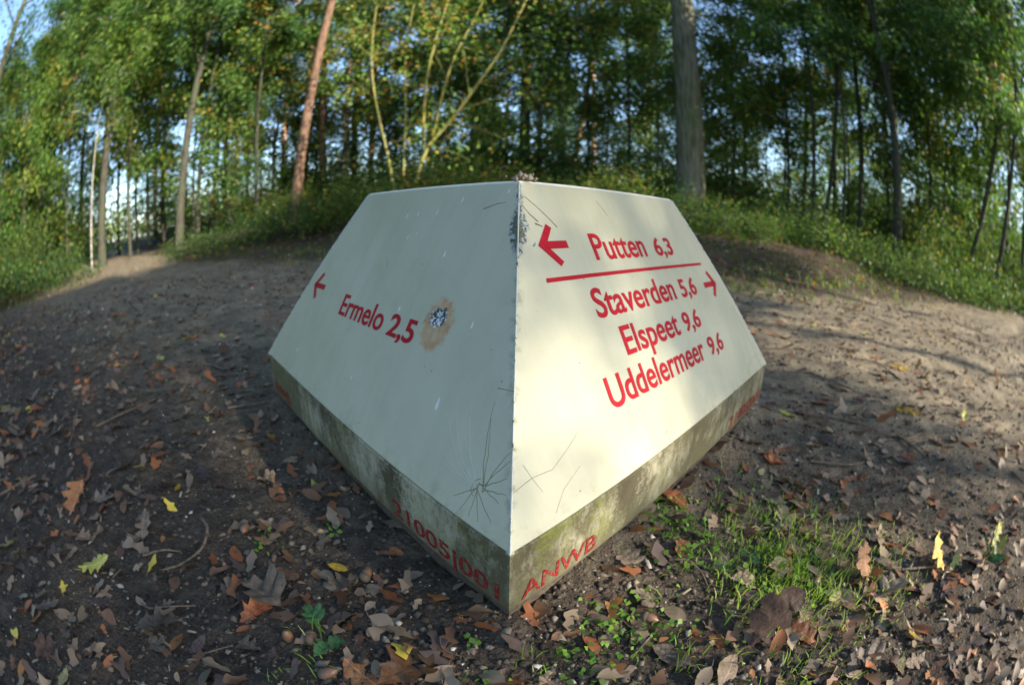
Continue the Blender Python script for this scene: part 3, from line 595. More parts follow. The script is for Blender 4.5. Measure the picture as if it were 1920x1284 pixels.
single(-54.9, 9.6, 'slim white birch sapling close to the forked birch', 'birch_tree', B_BIRCH, FOL, 17, 5.0, 0.014, 0.5, 1.0, 9, 0.06, 5000, 'birch', 'birch', lean=(0.3, 0), wob=0.06)
single(-71.0, 9.5, 'leaning tree with long dark hanging twigs beside the open sky', 'birch_tree', B_DARK, FOL, 18, 9.0, 0.10, 0.42, 2.0, 12, 0.07, 9000, 'dark', 'birch', lean=(0.3, 0), wob=0.04)
single(0.2, 9.6, 'dense dark spruce rising straight behind the signpost', 'spruce_tree', B_DARK, NEED, 19, 12.5, 0.13, 0.18, 1.9, 28, 0.12, 9500, 'oak', 'spruce', wob=0.01)
single(1.9, 8.6, 'tall dark pine stem in front of the spruce', 'pine_tree', B_DARK, NEED, 20, 14, 0.055, 0.7, 1.4, 12, 0.15, 4000, 'pine', 'pine', lean=(0.1, 0), wob=0.015)
single(5.2, 13.5, 'pale pinkish pine trunk slanting across the gap beside the spruce', 'pine_tree', B_PINEF, NEED, 21, 15, 0.095, 0.68, 2.2, 16, 0.16, 6000, 'pine', 'pine', lean=(2.4, 0), wob=0.015)
single(4.6, 11.0, 'slim white birch stem between spruce and thick oak', 'birch_tree', B_BIRCH, FOL, 22, 7.5, 0.042, 0.5, 1.2, 10, 0.07, 4500, 'gold', 'birch', wob=0.03)
single(47.6, 7.6, 'dark oak with a crooked arching bough over the bank', 'oak_tree', B_DARK, FOL, 23, 7.0, 0.088, 0.30, 2.8, 14, 0.085, 13000, 'dark', lean=(-0.35, 0), wob=0.04)
single(42.4, 9.2, 'straight dark stem left of the crooked oak, twigs half up', 'oak_tree', B_DARK, FOL, 24, 7.6, 0.062, 0.35, 2.0, 12, 0.09, 9000, 'oak', wob=0.03)
single(40.2, 7.4, 'very thin bare stem standing on the bank', 'oak_tree', B_DARK, FOL, 25, 6.0, 0.03, 0.5, 1.2, 9, 0.075, 5000, 'dark', wob=0.04)
single(36.2, 8.6, 'twin dark stems, the straighter one', 'oak_tree', B_DARK, FOL, 26, 9.0, 0.045, 0.38, 1.9, 12, 0.09, 8000, 'dark', wob=0.03)
single(37.4, 8.9, 'twin dark stems, the one leaning outwards', 'oak_tree', B_DARK, FOL, 27, 9.0, 0.05, 0.38, 1.9, 12, 0.09, 8000, 'dark', lean=(1.0, 0), wob=0.03)
single(56.6, 8.0, 'dark trunk slanting away over the corner of the bank', 'oak_tree', B_DARK, FOL, 28, 6.6, 0.055, 0.32, 2.0, 13, 0.075, 15000, 'dark', lean=(1.6, 0), wob=0.04)
single(61.0, 7.7, 'crooked dark trunk at the path bend, its upper limb kinked sideways', 'oak_tree', B_DARK, FOL, 29, 6.2, 0.05, 0.32, 2.2, 12, 0.075, 12000, 'dark', lean=(0.9, 0), wob=0.12, curve=0.8)

# many-stemmed hazel in front of the spruce
def hazel(az, d):
    rg = np.random.default_rng(41); x, y = polar(az, d); base = hz(x, y); fwd = np.array([math.sin(R(az)), math.cos(R(az)), 0]); rt = np.array([math.cos(R(az)), -math.sin(R(az)), 0])
    def pt(a, el, back=0.0):
        dd = d+back; px_, py_ = polar(a, dd); return np.array([px_-x, py_-y, CAM.z+math.tan(R(el))*dd-base])
    stems = [([(0, 0, -0.05), pt(-12.1, 8.0), pt(-9.2, 10.7, .1), pt(-6.7, 14.4, .2), pt(-4.6, 17.6, .3), pt(-2.6, 20.7, .3), pt(0.4, 27.5, .4), pt(3.5, 34, .5)], 0.040),
             ([pt(-12.1, 8.0), pt(-12.3, 12, -.1), pt(-12.1, 16.5, -.15), pt(-11.4, 21, -.1), pt(-10.2, 25.5, -.1), pt(-8.5, 33, 0)], 0.027),
             ([pt(-11.0, 9.0), pt(-10.2, 14, .1), pt(-8.9, 19.2, .2), pt(-7.4, 22.4, .2), pt(-5.8, 25.5, .2), pt(-3, 33, .3)], 0.024),
             ([(-0.12, 0.02, -0.05), pt(-16.2, 6, .1), pt(-17.6, 11, .1), pt(-19, 17, .2), pt(-19.3, 22, .2), pt(-19, 30, .2)], 0.030),
             ([(-0.05, 0.05, -0.05), pt(-14.6, 7, .2), pt(-14.4, 13, .2), pt(-15.0, 19, .3), pt(-14.4, 26, .3), pt(-13, 34, .3)], 0.022),
             ([pt(-9.2, 10.7, .1), pt(-6, 10.5, .3), pt(-3, 9.2, .4), pt(-0.5, 8.6, .5)], 0.012), ([pt(-8.0, 12.4, .1), pt(-4, 14, .0), pt(0, 14.6, -.1), pt(3, 15.6, -.2)], 0.013),
             ([pt(-11.8, 8.2), pt(-9.5, 7.6, -.1), pt(-7, 6.6, -.2)], 0.010), ([pt(-6.7, 14.4, .2), pt(-7.2, 18, .2), pt(-8, 22, .2)], 0.010), ([pt(-5.6, 16, .2), pt(-2, 17.5, .2), pt(2.0, 18.4, .2)], 0.011)]
    for q in range(26):
        s = stems[rg.integers(0, 5)][0]; i = rg.integers(1, len(s)-1); p0 = np.array(s[i])*0.5+np.array(s[i+1])*0.5; B = bez(p0, rt*rg.uniform(-0.6, 1.0)+fwd*rg.uniform(-0.5, 0.5)+np.array([0, 0, rg.uniform(0, .7)]), rg.uniform(0.4, 1.1), 4, rg, 0.12); stems.append((list(B), 0.006))
    lines, tips = [], []
    for s, r in stems:
        s = np.array(s, float); tt = np.linspace(0, 1, len(s)); t2 = np.linspace(0, 1, len(s)*3); S_ = np.stack([np.interp(t2, tt, s[:, c]) for c in range(3)], -1)
        for _ in range(2): S_[1:-1] = (S_[:-2]+2*S_[1:-1]+S_[2:])/4
        lines.append((S_, np.linspace(r*0.72, max(0.003, r*0.28), len(S_)))); tips += list(S_[len(S_)//2:])
    V, F = tubes(lines, 7); e = empty('hazel_shrub', (x, y, base)); me = fast_mesh('stem', V, F, smooth=True); me.materials.append(B_HAZEL); link('stem', me, None, e)['kind'] = 'stuff'
    tips = np.array(tips); n = 2300; C = tips[rg.integers(0, len(tips), n)]+rg.normal(size=(n, 3))*0.16; lv, lf = leaf_quads(C, 0.07, rg, 0.4, 0.75); cm = fast_mesh('crown', lv, lf, palette(n, rg, GREENS, PAL['gold'])); cm.materials.append(FOL); link('crown', cm, None, e)
    tag(e, 'many-stemmed yellow-barked hazel with sparse leaves behind the signpost', 'shrub')
hazel(-14.0, 5.6)

# ------------------------------------------------------------------ the wood: shared shapes, each copy a tree of its own
PROT = dict(
    oak1=Proto('oak_tree', B_DARK, FOL, 51, 9.8, 0.085, 0.36, 2.7, 15, 0.105, 7200, 'oak', wob=0.04, low=0.4),
    oak2=Proto('oak_tree', B_DARK, FOL, 52, 8.6, 0.065, 0.30, 2.3, 14, 0.105, 8000, 'dark', wob=0.05, lean=(0.4, 0), low=0.5),
    birch1=Proto('birch_tree', B_BIRCH, FOL, 53, 9.3, 0.06, 0.34, 1.9, 16, 0.095, 13000, 'birch', 'birch', wob=0.04, low=0.3),
    birch2=Proto('birch_tree', B_DARK, FOL, 54, 7.8, 0.055, 0.26, 2.0, 15, 0.095, 13000, 'birch', 'birch', wob=0.05, low=0.3),
    gold=Proto('oak_tree', B_DARK, FOL, 55, 6.0, 0.045, 0.28, 1.8, 13, 0.10, 6000, 'gold', wob=0.05, low=0.3),
    pine1=Proto('pine_tree', B_PINEF, NEED, 56, 13.5, 0.12, 0.50, 2.3, 26, 0.20, 6000, 'pine', 'pine', wob=0.015, spread=0.36),
    pine2=Proto('pine_tree', B_PINE, NEED, 57, 12.0, 0.10, 0.46, 2.0, 24, 0.20, 5500, 'pine', 'pine', wob=0.02, lean=(0.5, 0.1), spread=0.36),
    spruce=Proto('spruce_tree', B_DARK, NEED, 58, 10.0, 0.09, 0.08, 1.9, 40, 0.15, 11000, 'dark', 'spruce', wob=0.012),
)
LAB = dict(oak1=('leafy dark-stemmed oak standing in the wood behind the bank', 'oaks in the wood'), oak2=('low-branched dark green oak standing deep in the wood', 'low-branched oaks in the wood'),
    birch1=('white-stemmed birch with fine green leaves in the wood', 'white birches in the wood'), birch2=('dark-stemmed birch with hanging green twigs in the wood', 'dark birches in the wood'),
    gold=('small young oak turning yellow among the green trees', 'yellowing young oaks'), pine1=('tall pale orange-barked pine in the background wood', 'tall background pines'),
    pine2=('tall brown-barked pine with snags in the background wood', 'brown background pines'), spruce=('dark conical spruce among the background trees', 'background spruces'))
PROT['young1'] = Proto('young_tree', B_DARK, FOL, 71, 4.6, 0.035, 0.14, 1.5, 14, 0.085, 5200, 'birch', wob=0.06, spread=0.36, low=0.3)
PROT['young2'] = Proto('young_tree', B_DARK, FOL, 72, 3.8, 0.03, 0.12, 1.5, 13, 0.085, 4600, 'oak', wob=0.07, lean=(0.3, 0), spread=0.36, low=0.3)
LAB['young1'] = ('slim young tree with light green leaves under the tall trees', 'light green young trees'); LAB['young2'] = ('low spreading young tree with mid-green leaves under the tall trees', 'spreading young trees')
def wood(kind, az, d, sc=1.0, rz=None):
    x, y = polar(az, d); return PROT[kind].put(x, y, random.uniform(0, 6.28) if rz is None else rz, sc, label=LAB[kind][0]+', towards '+near(x, y), group=LAB[kind][1]+' towards '+near(x, y))
# left: birches and oaks falling away towards the open sky
for a in ((-74, 13, 'birch2', .72), (-69, 12.5, 'birch2', .66), (-66.5, 15, 'birch1', .66), (-64, 11.5, 'birch2', .7), (-71.5, 15, 'birch2', .7), (-67, 18, 'oak1', .72), (-62.5, 17, 'birch2', .95), (-59, 15, 'oak1', .95), (-53, 19, 'oak1', 1.2), (-49.5, 11.5, 'birch2', .85), (-45, 14, 'oak1', .9), (-42, 14.5, 'birch2', 1.1), (-34, 13, 'birch2', .95), (-61.5, 14, 'oak2', .95), (-60, 18, 'birch1', 1.05), (-58, 12.5, 'birch2', .95), (-56, 16, 'oak1', 1.05), (-51, 15.5, 'birch2', 1.1),
          (-48.5, 13, 'gold', 1.0), (-47, 18, 'birch1', 1.15), (-46, 24, 'pine1', 1.0), (-38.5, 12, 'oak2', .95), (-37, 16, 'oak1', 1.1), (-36, 11, 'gold', .8), (-35.5, 21, 'pine1', 1.0), (-31, 14, 'oak2', .8), (-29.5, 19, 'pine1', 1.05),
          # leafy young trees under the pines
          (-25.4, 12, 'gold', 1.0), (-21.5, 10, 'gold', .85), (-17.2, 10.4, 'gold', 1.0), (-10.5, 10.8, 'gold', 1.1), (-6.2, 12, 'birch1', .8), (-3.6, 10.6, 'gold', .95), (8, 9.8, 'gold', 1.0), (13, 9.2, 'gold', .95), (16.6, 10.5, 'birch1', .75), (26, 9, 'gold', .85), (33, 9.4, 'gold', .9), (46, 9.6, 'gold', .8),
          # the pines in the middle
          (-26.8, 14, 'pine1', 1.0), (-24.3, 11, 'pine2', 1.0), (-20.6, 13.5, 'pine2', 1.05), (-18.6, 16, 'pine1', 1.0), (-15.8, 12.5, 'gold', .8), (-11.5, 21, 'pine1', 1.1),
          (-9, 14.5, 'birch1', .9), (8.6, 19, 'pine1', 1.0), (10.2, 12.5, 'gold', .95), (15.2, 17, 'birch1', 1.15),
          # right: close dark oaks
          (27.6, 11.2, 'gold', 0.90), (34.8, 11.5, 'oak2', 0.95), (39, 13.5, 'oak1', 1.00), (45.8, 16, 'birch2', 1.20),
          (50, 11.5, 'oak1', 0.79), (51.8, 9.4, 'birch2', 0.83), (55, 10.5, 'birch2', 0.92), (58.4, 10, 'oak2', 0.80), (59.8, 13, 'birch2', 1.12), (62.6, 9.2, 'birch2', 0.82), (65, 9, 'oak2', 0.70)):
    wood(a[2], a[0], a[1], a[3])
ry = random.Random(33)
for i in range(62):
    az = -76+152*(i+ry.random())/62; d = ry.uniform(8.5, 19); x, y = polar(az, d); b, v, p = [float(q[0]) for q in zones(np.array([x]), np.array([y]))]
    if p > 0.02 or (b < 1.0 and v < 0.6): continue
    wood(ry.choice(['young1', 'young2', 'young1']), az, d, ry.uniform(0.6, 1.15), ry.uniform(0, 6.28))
# the wood goes on behind: deeper rows
for i in range(12):
    az = -70+140*(i+random.random()*0.8)/12; d = random.uniform(21, 33)
    wood(random.choice(['pine1', 'pine2', 'oak1', 'birch2', 'spruce'] if -50 < az < 14 else ['oak1', 'oak2', 'birch2', 'spruce', 'oak1']), az, d, random.uniform(0.95, 1.25) if -52 < az < 35 else random.uniform(.7, .95))
# unseen trees, added to the side and behind to filter sun and dim sky light
SUNV = (math.sin(R(SUN_AZ)), math.cos(R(SUN_AZ)))
def sunward(a, c): return (a*SUNV[0]-c*SUNV[1], a*SUNV[1]+c*SUNV[0])     # a metres towards the sun, c metres across
PROT['high'] = Proto('oak_tree', B_DARK, FOL, 59, 7.3, 0.10, 0.56, 2.5, 20, 0.10, 27000, 'oak', wob=0.03, spread=0.34)
LAB['high'] = ('tall oak with a high crown beside the junction', 'high-crowned oaks by the junction')
PROT['row'] = Proto('sun_filter_tree', B_DARK, FOL, 60, 7.6, 0.07, 0.60, 1.15, 18, 0.085, 19000, 'oak', wob=0.012, spread=0.5, crown_cut=4.78)  # unseen added row, crowns shaped to filter the sun on the post
LAB['row'] = ('slim dense tree added out of view to filter the sun', 'added row of sun-filtering trees')
SHADE = [(*sunward(10.0, c_), 'row', .938) for c_ in (-3.6, -2.3, -1.15, 0.1, 1.35, 2.7)]+[(*sunward(7.2, -3.3), 'oak2', .9), (*sunward(10, -6), 'oak1', .9), (-6, -6, 'oak1', .9), (-4.4, -4.6, 'oak2', .95), (-6.8, -3.0, 'oak1', .9), (-3.2, -7.5, 'oak2', 1.0), (0.5, -9, 'oak2', 1.0), (-5, -10, 'oak1', 1.1), (2.8, -10.5, 'birch2', 1.1)]
for x, y, kd, sc in SHADE: PROT[kd].put(x, y, random.uniform(0, 6.28), sc, label=LAB[kd][0], group=LAB[kd][1])

# far wood: one mass of trunks and leaves past the last trees one can tell apart
def far_wood():
    rg = np.random.default_rng(77); n = 52000; az = rg.uniform(-85, 85, n); d = rg.uniform(33, 52, n); cl = rg.integers(0, 900, n)
    caz, cdst, chh = rg.uniform(-85, 85, 900), rg.uniform(27, 46, 900), rg.uniform(0.0, 1, 900)**1.2*3.4
    chh = np.where(caz < -52, chh*0.55, chh)
    az, d, hh = caz[cl]+rg.normal(size=n)*1.6, cdst[cl]+rg.normal(size=n)*0.8, chh[cl]+rg.normal(size=n)*0.7
    x, y = CAM.x+d*np.sin(np.radians(az)), CAM.y+d*np.cos(np.radians(az)); C = np.stack([x, y, height(x, y, False)+np.abs(hh)], -1)
    LV, LF = leaf_quads(C, 0.24, rg, 0.4, 0.7); o = link('far_foliage', fast_mesh('far_foliage', LV, LF, palette(n, rg, GREENS, [.3, .3, .2, .2, .05, .02])), FOL); tag(o, 'far leafy wood closing the view behind the tree trunks', 'wood', kind='stuff')
far_wood()

# ------------------------------------------------------------------ undergrowth on the bank
def bush_proto(seed, Hb, Wb, nst, nleaf, leaf, pal, slim=0.7):
    rg = np.random.default_rng(seed); lines, tips = [], []
    for i in range(nst):
        a = rg.uniform(0, 6.28); B = bez((rg.normal()*Wb*0.25, rg.normal()*Wb*0.25, -0.03), (math.cos(a)*0.5, math.sin(a)*0.5, 1), Hb*rg.uniform(0.6, 1.15), 6, rg, 0.16, 0.0, 0.25); lines.append((B, np.linspace(0.007, 0.002, 7)*Hb)); tips += list(B[2:])
    V, F = tubes(lines, 4); sm = fast_mesh('stem', V, F, smooth=True); sm.materials.append(B_DARK); tips = np.array(tips)
    C = tips[rg.integers(0, len(tips), nleaf)]+rg.normal(size=(nleaf, 3))*np.array([Wb*0.16, Wb*0.16, Hb*0.10]); C[:, 2] = np.abs(C[:, 2])
    lv, lf = leaf_quads(C, leaf, rg, 0.7, slim); cm = fast_mesh('leaves', lv, lf, palette(nleaf, rg, GREENS, PAL[pal], 0.4)*0.68); cm.materials.append(FOL); return sm, cm
BUSH = [bush_proto(61, 0.75, 0.9, 26, 1200, 0.052, 'oak'), bush_proto(62, 0.55, 1.0, 30, 1200, 0.048, 'dark'), bush_proto(63, 1.5, 1.1, 20, 4000, 0.06, 'oak'), bush_proto(64, 1.1, 0.8, 24, 2400, 0.06, 'gold'), bush_proto(65, 2.4, 1.6, 20, 6000, 0.07, 'dark')]
BL = [('bushy green bramble growing along the edge of the bank', 'brambles on the bank'), ('low dark green bramble on the slope of the bank', 'low dark brambles'), ('shoulder-high green shrub growing under the trees', 'green shrubs under the trees'), ('yellow-green leafy shrub standing in front of the trees', 'yellow-green shrubs'), ('tall dark leafy shrub filling the space under the trees', 'tall dark shrubs')]
def bush(k_, x, y, sc):
    e = empty('shrub' if k_ > 1 else 'bramble', (x, y, hz(x, y)), random.uniform(0, 6.28)); e.scale = (sc*random.uniform(.9, 1.2), sc*random.uniform(.9, 1.2), sc); link('stem', BUSH[k_][0], None, e)['kind'] = 'stuff'; link('leaves', BUSH[k_][1], None, e); tag(e, BL[k_][0]+' near '+near(x, y), 'shrub' if k_ > 1 else 'bramble', BL[k_][1]+' near '+near(x, y))
cnt = 0; rb = random.Random(9)
while cnt < 190:
    az = rb.uniform(-72, 72); d = rb.uniform(3.6, 19); x, y = polar(az, d); b, v, p = [float(q[0]) for q in zones(np.array([x]), np.array([y]))]
    if p > 0.05 or (b < 1.25 and v < 0.35): continue
    e_ = b if b > 1.25 else v
    if e_ < 2.0: k_ = rb.choice([0, 1, 1, 0, 3] if abs(az) < 30 else [0, 1, 1, 1]); sc = rb.uniform(0.35, 0.62)
    elif e_ < 4.5: k_ = rb.choice([0, 1, 2, 3, 0]); sc = rb.uniform(0.5, 0.9)
    else: k_ = rb.choice([2, 4, 3, 2, 2]); sc = rb.uniform(0.5, 1.0)
    cnt += 1
    if e_ < 2.4 and rb.random() < 0.6: continue
    bush(k_, x, y, sc*rb.uniform(.6, 1.25))
# green hedge of young leaves just behind the post, and herbs at the oak's foot
for az, d, k_, sc in ((-13, 4.6, 3, .62), (-9.5, 4.5, 3, .6), (-6, 4.7, 3, .62), (-2.5, 4.8, 3, .55), (9, 5.0, 3, .6), (13, 5.2, 0, .9), (24, 4.6, 0, .55), (23, 5.6, 0, .6), (27, 5.2, 0, .55), (31, 5.6, 0, .7), (36, 5.4, 1, .7), (40, 5.2, 0, .6), (45, 5.4, 0, .55), (-34, 6.0, 1, .7), (-30, 5.7, 0, .7), (-26, 5.4, 0, .7), (-22, 5.2, 3, .6), (-38, 6.4, 1, .7), (-42, 7.0, 1, .7), (-62, 6.6, 1, .9), (-65, 6.2, 1, .9), (-68, 6.4, 0, .9), (-71, 6.0, 1, .9), (-59, 7.6, 1, .9), (47, 5.2, 1, .6), (50, 5.6, 0, .6), (53, 5.6, 1, .6), (55, 6.0, 0, .7), (57, 6.2, 1, .6), (58.5, 6.8, 0, .8), (60, 7.0, 1, .7), (61.5, 7.6, 0, .8), (63, 8.6, 0, .9), (56, 7.4, 2, .6), (52, 7.0, 2, .6), (64.5, 9.5, 2, .8), (60.5, 8.8, 2, .8)):
    bush(k_, *polar(az, d), sc)
for i in range(60):
    az = rb.choice([rb.uniform(-78, -40), rb.uniform(-40, 25), rb.uniform(25, 78)]); d = rb.uniform(9.5, 24); x, y = polar(az, d); b, v, p = [float(q[0]) for q in zones(np.array([x]), np.array([y]))]
    if p > 0.02 or (b < 1.2 and v < 0.5 and abs(az) < 60): continue
    bush(rb.choice([2, 4, 2, 3, 2]), x, y, rb.uniform(0.6, 1.25))
for i in range(34):
    az = rb.uniform(-79, -49) if i % 2 else rb.uniform(52, 79); d = rb.uniform(11, 24); x, y = polar(az, d); b, v, p = [float(q[0]) for q in zones(np.array([x]), np.array([y]))]
    if p > 0.02: continue
    bush(rb.choice([4, 2, 4]), x, y, rb.uniform(1.0, 1.7))
def ground_cover():
    rg = np.random.default_rng(88); n = 60000; az = rg.uniform(-75, 75, n); d = 2.4+10*rg.random(n)**1.3; x, y = CAM.x+d*np.sin(np.radians(az)), CAM.y+d*np.cos(np.radians(az)); b, v, p = zones(x, y)
    dens = np.clip(sstep(0.0, 0.5, b)*0.3+sstep(1.0, 1.9, b)*0.6+sstep(0.0, 0.4, v), 0, 1)*(0.25+0.75*sstep(-0.12, 0.12, fbm(x*1.6, y*1.6, 51, 3)))*(1-p); keep = rg.random(n) < dens; x, y = x[keep], y[keep]; n = len(x)
    C = np.stack([x, y, height(x, y)+rg.uniform(0.0, 0.07, n)], -1); LV, LF = leaf_quads(C, 0.038, rg, 0.8, 0.7); o = link('ground_cover', fast_mesh('ground_cover', LV, LF, palette(n, rg, GREENS, [.3, .3, .2, .15, .05, .12])*0.75), FOL); tag(o, 'low green leaves covering the slope of the bank', 'ground cover', kind='stuff')
    # grass blades on verges
    n = 26000; az = rg.uniform(-75, 70, n); d = 2.6+9*rg.random(n)**1.2; x, y = CAM.x+d*np.sin(np.radians(az)), CAM.y+d*np.cos(np.radians(az)); b, v, p = zones(x, y)
    dens = np.exp(-((b-0.25)/0.35)**2)*0.7+np.exp(-((v-0.15)/0.5)**2)*1.0; keep = rg.random(n) < dens*(0.2+0.8*sstep(-.1, .1, fbm(x*1.1, y*1.1, 57, 3))); x, y = x[keep], y[keep]; n = len(x)
    blades('verge_grass', x, y, rg, 0.07, 0.004, 'short green grass along the edges of the path')
def blades(name, x, y, rg, ln, wd, label, cols=None):
    n = len(x); a = rg.uniform(0, 6.28, n); L = ln*rg.uniform(0.5, 1.3, n); lean = rg.uniform(0.2, 0.9, n); dx, dy = np.cos(a)*lean*L, np.sin(a)*lean*L; z = height(x, y)-0.002; sx, sy = -np.sin(a)*wd, np.cos(a)*wd; hh = L*np.sqrt(np.clip(1-lean**2*0.8, 0.1, 1))
    V = np.stack([np.stack([x-sx, y-sy, z], -1), np.stack([x+sx, y+sy, z], -1), np.stack([x+dx*.4+sx*.8, y+dy*.4+sy*.8, z+hh*.62], -1), np.stack([x+dx*.4-sx*.8, y+dy*.4-sy*.8, z+hh*.62], -1), np.stack([x+dx+sx*.1, y+dy+sy*.1, z+hh*.95], -1), np.stack([x+dx-sx*.1, y+dy-sy*.1, z+hh*.95], -1)], 1).reshape(-1, 3)
    i = np.arange(n)[:, None]*6; F = np.concatenate([i+np.array([[0, 1, 2, 3]]), i+np.array([[3, 2, 4, 5]])]); c = palette(n, rg, cols or [(0.10, 0.17, 0.02), (0.14, 0.22, 0.03), (0.07, 0.12, 0.02), (0.24, 0.22, 0.09)], [.35, .35, .2, .1], 0.25, 6)
    o = link(name, fast_mesh(name, V, F, c), FOL); tag(o, label, 'grass', kind='stuff')
ground_cover()

# old stump on the bank
def stump(x, y):
    rg = np.random.default_rng(5); n = 16; V, F = [], []; z = hz(x, y)
    for r, h in ((0.21, -0.08), (0.17, 0.0), (0.15, 0.10), (0.145, 0.19)):
        for i in range(n):
            a = 2*math.pi*i/n; rr2 = r*(1+0.12*math.sin(a*3+1)+rg.normal()*0.03); V.append((math.cos(a)*rr2, math.sin(a)*rr2, h+(rg.normal()*0.018 if h > 0.15 else 0)))
    for k_ in range(3):
        for i in range(n): F.append((k_*n+i, k_*n+(i+1) % n, (k_+1)*n+(i+1) % n, (k_+1)*n+i))
    e = empty('tree_stump', (x, y, z)); link('bark', poly_mesh('bark', V, F, True), B_DARK, e)
    top = [(v[0]*0.97, v[1]*0.97, v[2]-0.012) for v in V[3*n:]]+[(0, 0, 0.17)]; link('cut_face', poly_mesh('cut_face', top, [(i, (i+1) % n, n) for i in range(n)]), mat_plain('rotten_wood', (0.07, 0.05, 0.035), 0.9, 0.1, 0.5, 30, 0.004), e)
    tag(e, 'dark rotten stump on the leafy bank below the thick oak', 'stump')
stump(*polar(28.8, 5.4))

# ------------------------------------------------------------------ fallen leaves
def leaf_shape(seed, n=12, kind='oak', curl=1.0):
    """unit-length leaf along +y, lying near z=0; stations of left edge, midrib, right edge"""
    rg = random.Random(seed); V, F = [], []; ph = rg.uniform(0, 6.28); lob = rg.uniform(3.4, 4.6); c1, c2, tw = rg.uniform(-0.4, 0.7)*curl, rg.uniform(-0.5, 1.2)*curl, rg.uniform(-0.7, 0.7)*curl; bend = rg.uniform(-0.12, 0.12)
    for i in range(n+1):
        t = i/n; row = []
        if kind == 'oak': w_ = 0.27*(math.sin(math.pi*min(1, t**0.75*0.98+0.02))**0.75)*(0.55+0.6*t)
        elif kind == 'point': w_ = 0.34*(math.sin(math.pi*t**0.8)**0.9)
        else: w_ = 0.24*math.sin(math.pi*t**0.9)**0.8
        for s in (-1, 0, 1):
            l_ = 1.0
            if kind == 'oak': l_ = 1+(0.30+0.25*rg.random())*math.cos(2*math.pi*lob*t+ph*0.3+s*0.5)+rg.uniform(-.08, .08)
            elif kind == 'point': l_ = 1+0.36*math.cos(2*math.pi*3.2*t+1.2)+rg.uniform(-.1, .1)
            x = s*w_*max(0.25, l_)+bend*math.sin(math.pi*t); yo = s*s*0.05*(1 if kind != 'oval' else 0)*math.sin(2*math.pi*lob*t)
            z = c1*(t-0.5)**2*0.5+c2*(x*x)*1.6+tw*x*(t-0.5)*0.8+(rg.uniform(-1, 1)*0.035*curl if s else 0.012*math.sin(t*9+ph)); row.append((x, t-0.5+yo, z))
        V += row
    for i in range(n):
        b = 3*i; F += [(b, b+1, b+4, b+3), (b+1, b+2, b+5, b+4)]
    b = len(V); V += [(-0.012, -0.5, 0.0), (0.012, -0.5, 0.0), (0.008+bend, -0.68, 0.02), (-0.008+bend, -0.68, 0.02)]; F.append((b, b+3, b+2, b+1))
    zmin = min(v[2] for v in V); return [(x, y, z-zmin*0.8) for x, y, z in V], F
LM = dict(tan=mat_leaf('leaf_tan', (0.20, 0.135, 0.085), (0.34, 0.24, 0.155)), brown=mat_leaf('leaf_brown', (0.10, 0.055, 0.035), (0.20, 0.105, 0.06)), rust=mat_leaf('leaf_rust', (0.20, 0.06, 0.025), (0.36, 0.13, 0.05)),
    orange=mat_leaf('leaf_orange', (0.24, 0.10, 0.04), (0.36, 0.17, 0.07)), grey=mat_leaf('leaf_grey', (0.17, 0.125, 0.085), (0.29, 0.22, 0.155)), purple=mat_leaf('leaf_purple', (0.085, 0.055, 0.045), (0.16, 0.105, 0.085)),
    yellow=mat_leaf('leaf_yellow', (0.42, 0.26, 0.025), (0.52, 0.36, 0.06), spots=0.7, trans=0.35), pale=mat_leaf('leaf_pale_yellow', (0.46, 0.38, 0.14), (0.56, 0.48, 0.22), spots=0.72, trans=0.35), lime=mat_leaf('leaf_yellow_green', (0.30, 0.30, 0.06), (0.48, 0.42, 0.10), spots=0.68), green=mat_leaf('leaf_green', (0.03, 0.085, 0.03), (0.07, 0.16, 0.05), spot=(0.02, 0.04, 0.02), spots=0.75, trans=0.3))
LSH = {}
for kd, cnt_ in (('oak', 9), ('point', 3), ('oval', 4)):
    for i in range(cnt_):
        v_, f_ = leaf_shape(100+i*7+len(kd), 15, kd, 1.0); me = poly_mesh('leaf_'+kd, v_, f_, True); me.materials.append(LM['tan']); LSH[kd, i] = me
def put_leaf(x, y, size, colr, kd='oak', var=None, rz=None, tilt=(0, 0), up=0.0, label=None, group=None, name='fallen_leaf', cat='leaf'):
    i = random.randrange({'oak': 9, 'point': 3, 'oval': 4}[kd]) if var is None else var
    o = link(name, LSH[kd, i]); o.material_slots[0].link = 'OBJECT'; o.material_slots[0].material = LM[colr]
    o.location = (x, y, hz(x, y)+0.002+up); o.rotation_euler = (tilt[0], tilt[1], random.uniform(0, 6.28) if rz is None else rz); o.scale = (size, size, size); tag(o, label, cat, group); return o
N0 = 'on the dark soil'
